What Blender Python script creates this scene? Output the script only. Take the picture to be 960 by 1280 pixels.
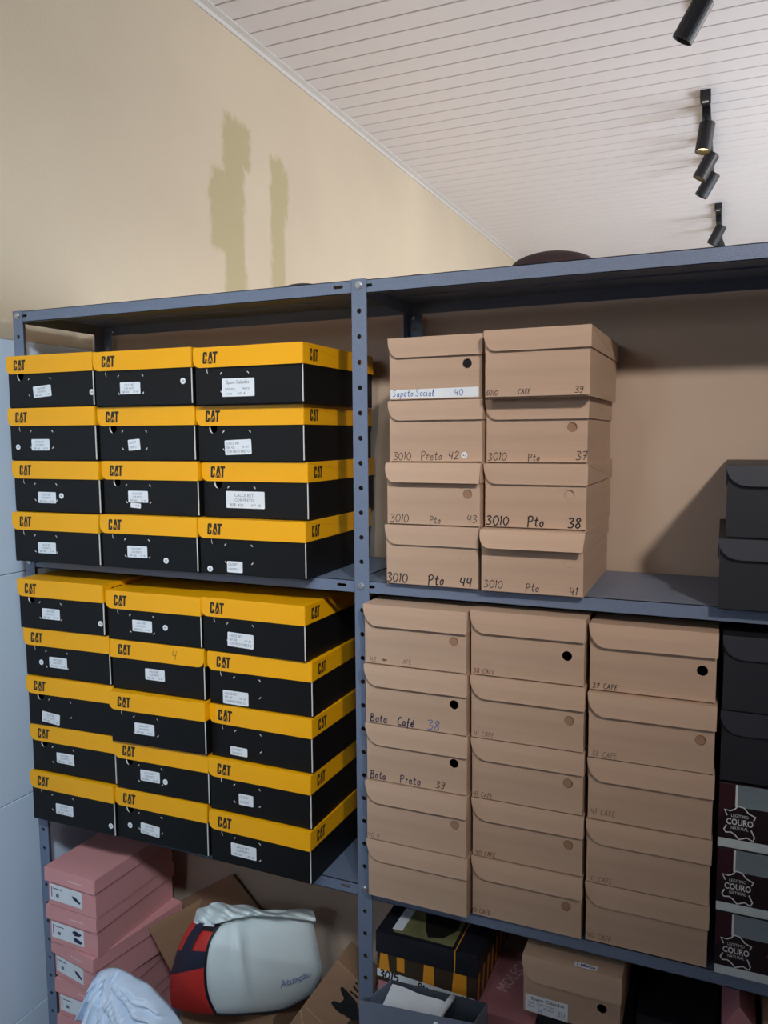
import bpy, bmesh, math, random
from mathutils import Vector, Matrix

for o in list(bpy.data.objects):
    bpy.data.objects.remove(o, do_unlink=True)
C = bpy.context.scene.collection
SC = bpy.context.scene
random.seed(7)
rnd = random.random

# ------------------------------------------------------------------ camera
CAM = Vector((1.58931, -1.44168, 1.68494))
YAW, PIT, ROLL, FPX = -0.409243, -0.09611, -0.007361, 989.77
_f = Vector((math.sin(YAW)*math.cos(PIT), math.cos(YAW)*math.cos(PIT), math.sin(PIT)))
_r = _f.cross(Vector((0, 0, 1))).normalized()
_u = _r.cross(_f)
RGT = _r*math.cos(ROLL) + _u*math.sin(ROLL)
UP = _u*math.cos(ROLL) - _r*math.sin(ROLL)
cd = bpy.data.cameras.new('camera')
cd.sensor_fit = 'VERTICAL'; cd.sensor_height = 24.0; cd.lens = 24.0*FPX/1280.0
cd.clip_start = 0.02
cam = bpy.data.objects.new('camera', cd); C.objects.link(cam)
M3 = Matrix((RGT, UP, -_f)).transposed()
cam.matrix_world = Matrix.Translation(CAM) @ M3.to_4x4()
SC.camera = cam

# ------------------------------------------------------------------ world, lamps, exposure
SC.view_settings.view_transform = 'Standard'
SC.view_settings.look = 'None'
SC.view_settings.gamma = 1.0
SC.view_settings.use_curve_mapping = False
SC.view_settings.exposure = 0.08
w = bpy.data.worlds.new('daylight'); SC.world = w; w.use_nodes = True
w.node_tree.nodes['Background'].inputs[0].default_value = (0.78, 0.90, 1.06, 1)
w.node_tree.nodes['Background'].inputs[1].default_value = 12.0

def lamp(name, kind, loc, power, col, size=0.2, target=None, spot=None, blend=0.5):
    l = bpy.data.lights.new(name, kind); l.energy = power; l.color = col
    if kind == 'AREA':
        l.shape = 'DISK'; l.size = size
    else:
        l.shadow_soft_size = size
    if spot:
        l.spot_size = math.radians(spot); l.spot_blend = blend
    o = bpy.data.objects.new(name, l); C.objects.link(o); o.location = loc
    if target is not None:
        d = Vector(target) - Vector(loc)
        o.rotation_euler = d.to_track_quat('-Z', 'Y').to_euler()
    return o
lamp('unseen_spot', 'SPOT', (2.67, -2.2, 3.02), 188, (1.0, 0.91, 0.85), 0.09, (1.30, 0, 1.85), 41, 1.0)
lamp('unseen_spot', 'SPOT', (0.97, -2.2, 3.02), 47, (1.0, 0.97, 0.88), 0.09, (0.35, 0, 1.66), 56, 1.0)
lamp('unseen_spot', 'SPOT', (2.05, -2.2, 3.02), 225, (0.68, 0.85, 1.0), 0.12, (-0.32, -0.28, 1.02), 56, 1.0)  # cool spot added out of view to brighten the tiled wall
lamp('hall_lamp', 'AREA', (2.9, 2.6, 2.95), 40, (1.0, 0.92, 0.84), 0.6, (1.6, 2.6, 0.0))
# openings added to the unseen right wall to brighten the ceiling (y0, y1, z0, z1); a portal each so that the daylight is sampled well
ADDED_WINS = [(1.0, 2.5, 0.5, 2.0), (3.2, 4.7, 0.5, 2.0)]
for (a_, b_, c_, d_) in ADDED_WINS:
    l_ = bpy.data.lights.new('window_daylight', 'AREA'); l_.shape = 'RECTANGLE'; l_.size = d_-c_; l_.size_y = b_-a_
    l_.cycles.is_portal = True
    o_ = bpy.data.objects.new('window_daylight', l_); C.objects.link(o_)
    o_.location = (4.26, (a_+b_)/2, (c_+d_)/2); o_.rotation_euler = (0, math.radians(90), 0)
ADDED_FWIN = (0.10, 0.70, 2.05, 2.75)        # unseen opening added behind the camera for cool fill (x0, x1, z0, z1)
l_ = bpy.data.lights.new('window_daylight', 'AREA'); l_.shape = 'RECTANGLE'; l_.size = ADDED_FWIN[1]-ADDED_FWIN[0]; l_.size_y = ADDED_FWIN[3]-ADDED_FWIN[2]; l_.cycles.is_portal = True
o_ = bpy.data.objects.new('window_daylight', l_); C.objects.link(o_)
o_.location = ((ADDED_FWIN[0]+ADDED_FWIN[1])/2, -3.46, (ADDED_FWIN[2]+ADDED_FWIN[3])/2); o_.rotation_euler = (math.radians(90), 0, 0)

# ------------------------------------------------------------------ pixel helpers
def ray(px, py):
    return RGT*((px-480)/FPX) + UP*((640-py)/FPX) + _f
def onY(px, py, Y):
    d = ray(px, py); return CAM + d*((Y-CAM.y)/d.y)
def onX(px, py, X):
    d = ray(px, py); return CAM + d*((X-CAM.x)/d.x)
def onZ(px, py, Z):
    d = ray(px, py); return CAM + d*((Z-CAM.z)/d.z)

# ------------------------------------------------------------------ materials
def lin(c):
    return tuple((v/255/12.92 if v/255 <= .04045 else ((v/255+.055)/1.055)**2.4) for v in c)
MATS = {}
def mat(name, col, rough=.6, metal=0., var=.0, vscale=8., bump=0., bscale=60., stretch=(1, 1, 1), spec=.5,
        emit=None, estr=0., alpha=1.0, trans=0., sss=0.):
    if name in MATS: return MATS[name]
    m = bpy.data.materials.new(name); m.use_nodes = True; MATS[name] = m
    nt = m.node_tree; N = nt.nodes; L = nt.links
    b = N['Principled BSDF']
    c = lin(col)
    b.inputs['Base Color'].default_value = (*c, 1)
    b.inputs['Roughness'].default_value = rough
    b.inputs['Metallic'].default_value = metal
    b.inputs['Specular IOR Level'].default_value = spec
    b.inputs['Alpha'].default_value = alpha
    b.inputs['Transmission Weight'].default_value = trans
    if emit:
        b.inputs['Emission Color'].default_value = (*lin(emit), 1); b.inputs['Emission Strength'].default_value = estr
    if var or bump:
        tc = N.new('ShaderNodeTexCoord'); mp = N.new('ShaderNodeMapping'); mp.inputs['Scale'].default_value = stretch
        L.new(tc.outputs['Object'], mp.inputs['Vector'])
    if var:
        n = N.new('ShaderNodeTexNoise'); n.inputs['Scale'].default_value = vscale; n.inputs['Detail'].default_value = 5
        L.new(mp.outputs[0], n.inputs['Vector'])
        cr = N.new('ShaderNodeValToRGB')
        cr.color_ramp.elements[0].position = .3; cr.color_ramp.elements[1].position = .7
        cr.color_ramp.elements[0].color = (*[max(0, v*(1-var)) for v in c], 1)
        cr.color_ramp.elements[1].color = (*[min(1, v*(1+var)) for v in c], 1)
        L.new(n.outputs['Fac'], cr.inputs[0]); L.new(cr.outputs[0], b.inputs['Base Color'])
    if bump:
        n2 = N.new('ShaderNodeTexNoise'); n2.inputs['Scale'].default_value = bscale; n2.inputs['Detail'].default_value = 4
        L.new(mp.outputs[0], n2.inputs['Vector'])
        bp = N.new('ShaderNodeBump'); bp.inputs['Strength'].default_value = bump; bp.inputs['Distance'].default_value = .002
        L.new(n2.outputs['Fac'], bp.inputs['Height']); L.new(bp.outputs[0], b.inputs['Normal'])
    return m

KR = (186, 150, 120)
mat('kraft_upper', (190, 160, 136), .75, var=.07, vscale=5, bump=.12, bscale=40, stretch=(.4, .4, 6))
mat('kraft_lower', (186, 156, 132), .75, var=.08, vscale=5, bump=.12, bscale=40, stretch=(.4, .4, 6))
mat('kraft_dark', (150, 116, 90), .8, var=.1, vscale=6)
mat('kraft_carton', (160, 122, 92), .8, var=.1, vscale=4, bump=.1, stretch=(.4, .4, 5))
mat('kraft_edge', (212, 182, 150), .8)
mat('cat_yellow', (242, 171, 3), .38, var=.03, vscale=3)
mat('cat_black', (9, 9, 10), .5, var=.15, vscale=3, spec=.35)
mat('logo_black', (30, 24, 20), .5)
mat('logo_brown', (66, 40, 22), .5)
mat('paper_white', (226, 230, 234), .6, var=.03, vscale=30)
mat('paper_edge', (224, 221, 214), .7)
mat('print_grey', (110, 112, 124), .7)
mat('ink_black', (24, 22, 24), .6)
mat('ink_blue', (44, 92, 160), .6)
mat('ink_navy', (30, 34, 70), .6)
mat('ink_red', (112, 52, 46), .7)
mat('ink_faint', (118, 92, 78), .7)
mat('box_black', (34, 35, 42), .5, var=.12, vscale=3)
mat('box_black_flap', (44, 46, 55), .45, var=.12, vscale=3)
mat('hole_dark', (16, 14, 13), .9)
mat('steel', (112, 125, 148), .45, metal=.12, var=.07, vscale=260, bump=.25, bscale=420)
mat('bolt_zinc', (200, 204, 208), .25, metal=.8)
mat('bolt_copper', (196, 130, 90), .4, metal=.3)
mat('maroon', (56, 26, 34), .4, var=.1)
mat('maroon_dark', (34, 20, 26), .4, var=.1)
mat('window_grey', (122, 134, 140), .3, var=.12, vscale=9, stretch=(1, 1, 3))
mat('print_white', (222, 222, 220), .6)
mat('print_red', (190, 30, 52), .5)
mat('print_blue', (40, 60, 130), .5)
mat('stripe_white', (196, 204, 204), .6, var=.05, vscale=40)
mat('pink_card', (214, 150, 148), .6, var=.05, vscale=4)
mat('pink_dusty', (190, 128, 134), .55, var=.05, vscale=4)
mat('pink_print', (226, 190, 192), .6)
mat('bag_white', (222, 232, 232), .55, var=.04, vscale=9, bump=.1, bscale=20)
mat('bag_red', (206, 52, 44), .5, var=.07, vscale=8)
mat('bag_navy', (34, 38, 58), .6, var=.1)
mat('bag_piping', (22, 22, 30), .6)
mat('bag_text', (150, 156, 192), .6)
mat('plastic_white', (214, 228, 246), .35, var=.04, vscale=14, bump=.4, bscale=30, trans=0.)
mat('paper_grey', (122, 130, 148), .6, var=.06, vscale=6)
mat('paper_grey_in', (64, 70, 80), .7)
mat('lid_dark', (30, 31, 38), .45, var=.1)
mat('stripe_olive', (62, 48, 34), .5)
mat('stripe_yellow', (224, 150, 40), .45)
mat('photo_olive', (120, 116, 78), .5, var=.3, vscale=18)
mat('photo_shoe', (30, 28, 24), .4)
mat('hat_maroon', (46, 28, 30), .8, var=.1)
mat('hat_dark', (48, 46, 48), .8, var=.1)
mat('hat_rust', (150, 90, 66), .8, var=.1)
mat('lamp_black', (20, 21, 26), .45)
mat('lamp_glow', (255, 230, 180), .5, emit=(255, 214, 140), estr=6.0)
mat('lamp_off', (60, 58, 56), .3)
mat('pvc', (236, 229, 228), .33, var=.02, vscale=40, stretch=(.05, 6, 1))
mat('pvc_gap', (128, 112, 106), .7)
mat('trim_white', (214, 206, 198), .5)
mat('tile', (224, 238, 255), .22, var=.02, vscale=3)
mat('grout', (176, 184, 192), .8)
mat('partition', (190, 168, 148), .7, var=.05, vscale=3, bump=.15, bscale=120)
mat('floor_tile', (84, 79, 75), .35, var=.05)
mat('wall_shop', (128, 112, 98), .8, var=.05, bump=.2)
mat('wall_plain', (222, 216, 206), .8, var=.03, bump=.3, bscale=160)

# ------------------------------------------------------------------ mesh helpers
class MB:
    def __init__(s): s.v = []; s.f = []
    def add(s, vs, fs):
        o = len(s.v); s.v += [tuple(v) for v in vs]; s.f += [tuple(i+o for i in f) for f in fs]; return s
    def box(s, x0, x1, y0, y1, z0, z1):
        return s.add([(x, y, z) for x in (x0, x1) for y in (y0, y1) for z in (z0, z1)],
                     [(0, 1, 3, 2), (4, 6, 7, 5), (0, 4, 5, 1), (2, 3, 7, 6), (0, 2, 6, 4), (1, 5, 7, 3)])
    def prism(s, poly, y0, y1, T=None):          # poly in XZ, thickness along Y
        n = len(poly); T = T or (lambda p: p)
        vs = [T((x, y0, z)) for x, z in poly] + [T((x, y1, z)) for x, z in poly]
        fs = [tuple(range(n)), tuple(range(2*n-1, n-1, -1))]
        fs += [(i, i+n, (i+1) % n+n, (i+1) % n) for i in range(n)]
        return s.add(vs, fs)
    def flat(s, poly, y, T=None):
        T = T or (lambda p: p)
        return s.add([T((x, y, z)) for x, z in poly], [tuple(range(len(poly)))])
    def ribbon(s, pts, wd, y, T=None):           # flat stroke in XZ at depth y
        T = T or (lambda p: p)
        P = [Vector(p) for p in pts]; n = len(P); L = []; Rr = []
        for i, p in enumerate(P):
            d = (P[min(i+1, n-1)] - P[max(i-1, 0)])
            if d.length < 1e-9: d = Vector((1, 0))
            d.normalize(); nn = Vector((-d.y, d.x))*wd/2
            L.append(p+nn); Rr.append(p-nn)
        vs = [T((q.x, y, q.y)) for q in L] + [T((q.x, y, q.y)) for q in Rr]
        return s.add(vs, [(i, i+1, n+i+1, n+i) for i in range(n-1)])
    def tube(s, pts, r, seg=8, caps=True):
        P = [Vector(p) for p in pts]; n = len(P); vs = []
        rr = r if isinstance(r, (list, tuple)) else [r]*n
        d0 = (P[1]-P[0]).normalized(); a = d0.orthogonal().normalized()
        for i, p in enumerate(P):
            d = (P[min(i+1, n-1)]-P[max(i-1, 0)]).normalized()
            a = (a - d*a.dot(d)).normalized(); b = d.cross(a)
            vs += [p + (a*math.cos(2*math.pi*k/seg) + b*math.sin(2*math.pi*k/seg))*rr[i] for k in range(seg)]
        fs = [(i*seg+k, i*seg+(k+1) % seg, (i+1)*seg+(k+1) % seg, (i+1)*seg+k) for i in range(n-1) for k in range(seg)]
        if caps: fs += [tuple(range(seg-1, -1, -1)), tuple((n-1)*seg+k for k in range(seg))]
        return s.add(vs, fs)
    def grid(s, fn, nu, nv):
        vs = [fn(i/nu, j/nv) for j in range(nv+1) for i in range(nu+1)]
        return s.add(vs, [(j*(nu+1)+i, j*(nu+1)+i+1, (j+1)*(nu+1)+i+1, (j+1)*(nu+1)+i) for j in range(nv) for i in range(nu)])
    def plate(s, x0, x1, z0, z1, y0, y1, hole, T=None):
        """rectangular plate in XZ pierced by one closed hole polygon"""
        T = T or (lambda p: p)
        n = len(hole); cx = sum(h[0] for h in hole)/n; cz = sum(h[1] for h in hole)/n
        corners = [(x0, z0), (x1, z0), (x1, z1), (x0, z1)]
        angs = [math.atan2(z-cz, x-cx) for x, z in hole]
        outer = []
        for a in angs:
            dx, dz = math.cos(a), math.sin(a); t = 1e9
            if dx > 1e-9: t = min(t, (x1-cx)/dx)
            if dx < -1e-9: t = min(t, (x0-cx)/dx)
            if dz > 1e-9: t = min(t, (z1-cz)/dz)
            if dz < -1e-9: t = min(t, (z0-cz)/dz)
            outer.append((cx+dx*t, cz+dz*t))
        for (kx, kz) in corners:             # snap the closest outer points onto the corners
            i = min(range(n), key=lambda i: (outer[i][0]-kx)**2+(outer[i][1]-kz)**2); outer[i] = (kx, kz)
        vs = [T((x, y, z)) for y in (y0, y1) for P in (hole, outer) for x, z in P]
        fs = []
        for i in range(n):
            j = (i+1) % n
            fs += [(i, j, n+j, n+i), (2*n+j, 2*n+i, 3*n+i, 3*n+j), (j, i, 2*n+i, 2*n+j), (n+i, n+j, 3*n+j, 3*n+i)]
        return s.add(vs, fs)
    def build(s, name, m, parent=None, smooth=False, bevel=0.):
        me = bpy.data.meshes.new(name); me.from_pydata(s.v, [], s.f)
        bm = bmesh.new(); bm.from_mesh(me); bmesh.ops.remove_doubles(bm, verts=bm.verts, dist=1e-6)
        bmesh.ops.recalc_face_normals(bm, faces=bm.faces); bm.to_mesh(me); bm.free()
        return link(name, me, m, parent, smooth, bevel)
def link(name, me, m, parent=None, smooth=False, bevel=0.):
    me.materials.clear(); me.materials.append(MATS[m] if isinstance(m, str) else m)
    if smooth:
        for p in me.polygons: p.use_smooth = True
    o = bpy.data.objects.new(name, me); C.objects.link(o)
    if parent is not None: o.parent = parent
    if bevel:
        md = o.modifiers.new('bevel', 'BEVEL'); md.width = bevel; md.segments = 2; md.limit_method = 'ANGLE'
    return o
def tag(o, label, cat, group=None):
    o['label'] = label; o['category'] = cat
    if group: o['group'] = group
    return o
def thing(name, label, cat, loc=(0, 0, 0), rz=0., group=None):
    o = bpy.data.objects.new(name, None); C.objects.link(o); o.empty_display_size = .05
    o.location = loc; o.rotation_euler = (0, 0, rz)
    return tag(o, label, cat, group)
def struct(o): o['kind'] = 'structure'; return o
def disc(cx, cz, r, n=14, a0=0.): return [(cx+r*math.cos(a0+2*math.pi*k/n), cz+r*math.sin(a0+2*math.pi*k/n)) for k in range(n)]

# text made from the built-in font, as a flat mesh in XZ, origin at its left baseline
_TX = {}
def text_geo(s, bold=0.):
    k = (s, bold)
    if k not in _TX:
        cu = bpy.data.curves.new('t', 'FONT'); cu.body = s; cu.size = 1.0; cu.resolution_u = 2; cu.offset = bold
        ob = bpy.data.objects.new('t', cu); C.objects.link(ob)
        dg = bpy.context.evaluated_depsgraph_get(); me = bpy.data.meshes.new_from_object(ob.evaluated_get(dg))
        vs = [(v.co.x, v.co.y) for v in me.vertices]; fs = [tuple(p.vertices) for p in me.polygons]
        wd = max([v[0] for v in vs] or [1])
        bpy.data.objects.remove(ob); bpy.data.curves.remove(cu); bpy.data.meshes.remove(me)
        _TX[k] = (vs, fs, wd)
    return _TX[k]
def add_text(mb, s, x, z, h, y, T=None, width=None, bold=0., rot=0., shear=0.):
    vs, fs, wd = text_geo(s, bold); sx = h/.70
    kx = (width/wd) if width else sx
    ca, sa = math.cos(rot), math.sin(rot); T = T or (lambda p: p)
    out = []
    for a, b in vs:
        a2, b2 = a*kx + shear*b*sx, b*sx
        out.append(T((x+a2*ca-b2*sa, y, z+a2*sa+b2*ca)))
    mb.add(out, fs)

# hand-drawn stroke letters
G = {
 '0': (.6, [[(.3, 1), (.05, .7), (.05, .3), (.3, 0), (.55, .3), (.55, .7), (.3, 1)]]),
 '1': (.25, [[(.05, .8), (.18, 1), (.12, 0)]]),
 '2': (.6, [[(.05, .8), (.3, 1), (.5, .75), (.25, .35), (.02, .02), (.3, .1), (.58, .02)]]),
 '3': (.6, [[(.05, .9), (.35, 1), (.5, .8), (.22, .55), (.55, .35), (.4, .05), (.02, .06)]]),
 '4': (.6, [[(.12, 1), (.05, .5), (.3, .42), (.5, .5)], [(.5, .95), (.46, .5), (.44, 0)]]),
 '5': (.6, [[(.55, .98), (.15, .95), (.1, .58), (.4, .62), (.52, .3), (.3, 0), (.02, .08)]]),
 '7': (.55, [[(.02, .92), (.3, .97), (.52, .97), (.35, .5), (.22, 0)], [(.1, .5), (.5, .54)]]),
 '8': (.58, [[(.5, .85), (.28, 1), (.1, .8), (.3, .55), (.5, .25), (.28, 0), (.06, .22), (.3, .55), (.5, .85)]]),
 '9': (.55, [[(.48, .85), (.25, 1), (.06, .75), (.25, .55), (.48, .7), (.5, .9), (.45, .4), (.25, 0), (.05, .1)]]),
 'C': (.55, [[(.5, .85), (.3, 1), (.06, .6), (.12, .15), (.35, 0), (.52, .12)]]),
 'A': (.6, [[(.02, 0), (.2, .6), (.32, 1), (.42, .5), (.55, 0)], [(.12, .38), (.48, .4)]]),
 'F': (.5, [[(.08, 0), (.1, .5), (.12, 1), (.5, .97)], [(.1, .55), (.4, .57)]]),
 'E': (.52, [[(.5, .98), (.1, 1), (.1, .5), (.08, .02), (.5, .04)], [(.1, .53), (.4, .55)]]),
 'P': (.6, [[(.12, -.1), (.1, .4), (.08, .95)], [(.0, .8), (.2, 1), (.5, .9), (.45, .55), (.1, .42)]]),
 't': (.4, [[(.2, .95), (.16, .3), (.22, .02), (.38, .08)], [(.0, .6), (.4, .64)]]),
 'o': (.42, [[(.25, .55), (.05, .35), (.15, .02), (.36, .15), (.36, .45), (.2, .55), (.42, .5)]]),
 'r': (.35, [[(.02, .5), (.1, .55), (.1, .02)], [(.1, .4), (.2, .56), (.34, .5)]]),
 'e': (.4, [[(.05, .28), (.35, .36), (.25, .56), (.06, .4), (.08, .08), (.25, .0), (.4, .12)]]),
 'é': (.4, [[(.05, .28), (.35, .36), (.25, .56), (.06, .4), (.08, .08), (.25, .0), (.4, .12)], [(.25, .75), (.38, .92)]]),
 'a': (.45, [[(.36, .48), (.2, .56), (.04, .3), (.12, .02), (.3, .1), (.36, .5), (.34, .1), (.45, .03)]]),
 'p': (.45, [[(.08, .55), (.06, .1), (.03, -.42)], [(.06, .4), (.25, .56), (.4, .3), (.25, .02), (.06, .1)]]),
 'f': (.4, [[(.36, .95), (.22, 1), (.16, .6), (.14, -.3)], [(.0, .5), (.34, .54)]]),
 'i': (.22, [[(.08, .55), (.06, .1), (.2, .04)], [(.1, .78), (.12, .82)]]),
 'l': (.25, [[(.06, .2), (.2, .9), (.1, 1), (.05, .4), (.1, .02), (.25, .08)]]),
 'c': (.38, [[(.34, .5), (.18, .57), (.04, .3), (.14, .02), (.36, .1)]]),
 'S': (.6, [[(.5, .88), (.3, 1), (.1, .82), (.3, .55), (.5, .3), (.3, .0), (.02, .1)]]),
 'B': (.6, [[(.12, 0), (.1, .5), (.1, 1)], [(.0, .92), (.35, 1), (.45, .75), (.15, .55), (.5, .4), (.45, .08), (.02, .02)]]),
 's': (.36, [[(.32, .5), (.15, .56), (.1, .4), (.3, .22), (.22, .02), (.02, .06)]]),
 '~': (.9, [[(.0, .3), (.1, .6), (.2, .2), (.3, .65), (.42, .2), (.52, .6), (.62, .25), (.75, .55), (.9, .35)],
            [(.05, .5), (.85, .42)], [(.1, .35), (.8, .52)]]),
 ' ': (.45, []),
}
def smooth_pts(p, n=4):
    P = [Vector(q) for q in p]
    if len(P) < 3: return P
    out = []
    for i in range(len(P)-1):
        a, b, c, d = P[max(i-1, 0)], P[i], P[i+1], P[min(i+2, len(P)-1)]
        for k in range(n):
            t = k/n
            out.append(.5*((2*b)+(c-a)*t+(2*a-5*b+4*c-d)*t*t+(3*b-a-3*c+d)*t**3))
    out.append(P[-1]); return out
def handwrite(mb, s, x, z, h, wd, y, T=None, slant=.12, space=1.0):
    """returns the end x"""
    for ch in s:
        w_, st = G[ch]; jz = (rnd()-.5)*.06*h; js = 1+(rnd()-.5)*.1
        for line in st:
            pts = smooth_pts(line)
            mb.ribbon([(x+(p.x+p.y*slant)*h*js, z+jz+p.y*h*js) for p in pts], wd, y, T)
        x += (w_+.14)*h*space
    return x

# ================================================================== SETTING
XW, ZC, YF = -0.07, 3.13, 5.50       # left wall, ceiling, far wall
# left wall: painted plaster above, tiles below
def cream_wall():
    m = bpy.data.materials.new('wall_cream'); m.use_nodes = True; MATS['wall_cream'] = m
    nt = m.node_tree; N = nt.nodes; L = nt.links; b = N['Principled BSDF']; b.inputs['Roughness'].default_value = .75
    tc = N.new('ShaderNodeTexCoord')
    n = N.new('ShaderNodeTexNoise'); n.inputs['Scale'].default_value = 1.6; n.inputs['Detail'].default_value = 4
    L.new(tc.outputs['Object'], n.inputs['Vector'])
    cr = N.new('ShaderNodeValToRGB'); cr.color_ramp.elements[0].position = .3; cr.color_ramp.elements[1].position = .75
    cr.color_ramp.elements[0].color = (*lin((203, 184, 158)), 1); cr.color_ramp.elements[1].color = (*lin((212, 194, 166)), 1)
    L.new(n.outputs['Fac'], cr.inputs[0])
    sep = N.new('ShaderNodeSeparateXYZ')
    wn = N.new('ShaderNodeTexNoise'); wn.inputs['Scale'].default_value = 22; wn.inputs['Detail'].default_value = 6
    L.new(tc.outputs['Object'], wn.inputs['Vector'])
    ad = N.new('ShaderNodeVectorMath'); ad.operation = 'MULTIPLY_ADD'
    L.new(wn.outputs['Color'], ad.inputs[0]); ad.inputs[1].default_value = (.06, .06, .06)
    L.new(tc.outputs['Object'], ad.inputs[2]); L.new(ad.outputs[0], sep.inputs[0])
    def mth(op, a, c):
        x = N.new('ShaderNodeMath'); x.operation = op
        for i, v in enumerate((a, c)):
            if isinstance(v, (int, float)): x.inputs[i].default_value = v
            else: L.new(v, x.inputs[i])
        return x.outputs[0]
    def ramp(v, lo, hi):
        r = N.new('ShaderNodeMapRange'); r.interpolation_type = 'SMOOTHSTEP'
        L.new(v, r.inputs['Value']); r.inputs['From Min'].default_value = lo; r.inputs['From Max'].default_value = hi
        return r.outputs[0]
    tot = None
    Y, Z = sep.outputs['Y'], sep.outputs['Z']
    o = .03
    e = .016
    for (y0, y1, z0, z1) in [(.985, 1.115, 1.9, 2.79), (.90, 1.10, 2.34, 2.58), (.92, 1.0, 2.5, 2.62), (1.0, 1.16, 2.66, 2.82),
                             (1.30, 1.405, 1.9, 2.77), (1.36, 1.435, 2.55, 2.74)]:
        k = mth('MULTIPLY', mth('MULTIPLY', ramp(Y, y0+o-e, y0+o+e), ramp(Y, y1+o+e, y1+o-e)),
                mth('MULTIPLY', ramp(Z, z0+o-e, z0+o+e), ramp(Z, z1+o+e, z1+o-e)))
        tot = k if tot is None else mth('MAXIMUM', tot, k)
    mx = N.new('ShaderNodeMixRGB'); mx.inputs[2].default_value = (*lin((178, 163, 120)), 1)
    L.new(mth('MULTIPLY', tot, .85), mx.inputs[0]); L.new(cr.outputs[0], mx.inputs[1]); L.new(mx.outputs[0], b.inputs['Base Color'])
    n2 = N.new('ShaderNodeTexNoise'); n2.inputs['Scale'].default_value = 130; n2.inputs['Detail'].default_value = 3
    L.new(tc.outputs['Object'], n2.inputs['Vector'])
    bp = N.new('ShaderNodeBump'); bp.inputs['Strength'].default_value = .45; bp.inputs['Distance'].default_value = .003
    L.new(n2.outputs['Fac'], bp.inputs['Height']); L.new(bp.outputs[0], b.inputs['Normal'])
cream_wall()
ZT = 1.932
wl = MB(); wl.box(XW-.12, XW, -3.4, YF, ZT, ZC+.1); wl.box(XW-.12, XW-.008, -3.4, YF, 0, ZT)
wall_left = struct(wl.build('wall_left', 'wall_cream'))
wall_left['label'] = 'cream plastered side wall with two greenish repair patches above pale tiles'
gb = MB(); gb.box(XW-.009, XW-.003, -3.4, .32, 0, ZT); gb.build('grout', 'grout', wall_left)
TP = .5895
for r in range(4):
    z1 = ZT-r*TP-.001; z0 = max(0.0, z1-TP+.003)
    if z1 - z0 < .02: continue
    for c in range(-6, 1):
        y0 = max(-.19+c*TP, -3.4); y1 = -.19+(c+1)*TP-.003 if c < 0 else .318
        t = MB(); t.box(XW-.004, XW, y0, y1, z0, z1); t.build('tile', 'tile', wall_left, bevel=.0012)
# partition behind the shelves
wb = MB(); wb.box(XW, 3.2, .32, .40, 0, 1.972)
wall_back = struct(wb.build('wall_back', 'partition'))
wall_back['label'] = 'beige low partition wall behind the steel shelves'
fw = MB(); fw.box(XW-.12, 4.3, YF, YF+.12, 0, ZC+.1); struct(fw.build('wall_far', 'wall_plain'))
rw = MB(); yy = -3.4
for (a_, b_, c_, d_) in ADDED_WINS:
    rw.box(4.2, 4.32, yy, a_, 0, ZC+.1); rw.box(4.2, 4.32, a_, b_, 0, c_); rw.box(4.2, 4.32, a_, b_, d_, ZC+.1); yy = b_
rw.box(4.2, 4.32, yy, YF, 0, ZC+.1); struct(rw.build('wall_right', 'wall_plain'))
for n_, (a_, b_, c_, d_) in enumerate(ADDED_WINS):
    wf = MB()
    for (p, q, r_, t_) in ((a_, b_, c_, c_+.05), (a_, b_, d_-.05, d_), (a_, a_+.05, c_, d_), (b_-.05, b_, c_, d_), ((a_+b_)/2-.025, (a_+b_)/2+.025, c_, d_)):
        wf.box(4.21, 4.25, p, q, r_, t_)
    struct(wf.build('window_%d' % (n_+1), 'trim_white'))  # frames for the openings added to let light onto the ceiling
ff = MB(); a_, b_, c_, d_ = ADDED_FWIN
ff.box(XW-.12, a_, -3.52, -3.4, 0, ZC+.1); ff.box(b_, 4.3, -3.52, -3.4, 0, ZC+.1); ff.box(a_, b_, -3.52, -3.4, 0, c_); ff.box(a_, b_, -3.52, -3.4, d_, ZC+.1)
wf = MB()
for (p, q, r_, t_) in ((a_, b_, c_, c_+.05), (a_, b_, d_-.05, d_), (a_, a_+.05, c_, d_), (b_-.05, b_, c_, d_)): wf.box(p, q, -3.44, -3.41, r_, t_)
struct(wf.build('window_3', 'trim_white')); struct(ff.build('wall_front', 'wall_shop'))  # frame for the fill opening added behind the camera
fl = MB(); fl.box(XW-.12, 4.3, -3.4, YF+.1, -.1, 0); struct(fl.build('floor', 'floor_tile'))
# PVC plank ceiling
cb = MB(); cb.box(XW, 4.2, -3.4, YF, ZC+.008, ZC+.06); ceiling = struct(cb.build('ceiling', 'pvc_gap'))
ceiling['label'] = 'white plastic plank ceiling'
PPH = .1042
pm = None
k0 = int((-3.4-.922)/PPH)
for k in range(k0, 200):
    y0 = .922+k*PPH
    if y0+PPH > YF: break
    if pm is None:
        b = MB(); b.prism([(.0025, .012), (.0025, .0015), (.005, 0), (PPH-.0055, 0), (PPH-.003, .0015), (PPH-.003, .012)], XW, 4.2,
                          lambda p: (p[1], p[0], p[2]))
        o = b.build('plank', 'pvc', ceiling); pm = o.data
    else:
        o = link('plank', pm, 'pvc', ceiling)
    o.location = (0, y0, ZC)
tr = MB(); tr.prism([(XW, ZC-.022), (XW+.006, ZC-.022), (XW+.012, ZC-.012), (XW+.03, ZC-.005), (XW+.03, ZC), (XW, ZC)], -3.4, YF)
struct(tr.build('trim_1', 'trim_white'))
tr = MB(); tr.box(XW+.03, XW+.12, YF-.05, YF, 2.0, ZC-.03); struct(tr.build('trim_2', 'wall_plain'))

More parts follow.
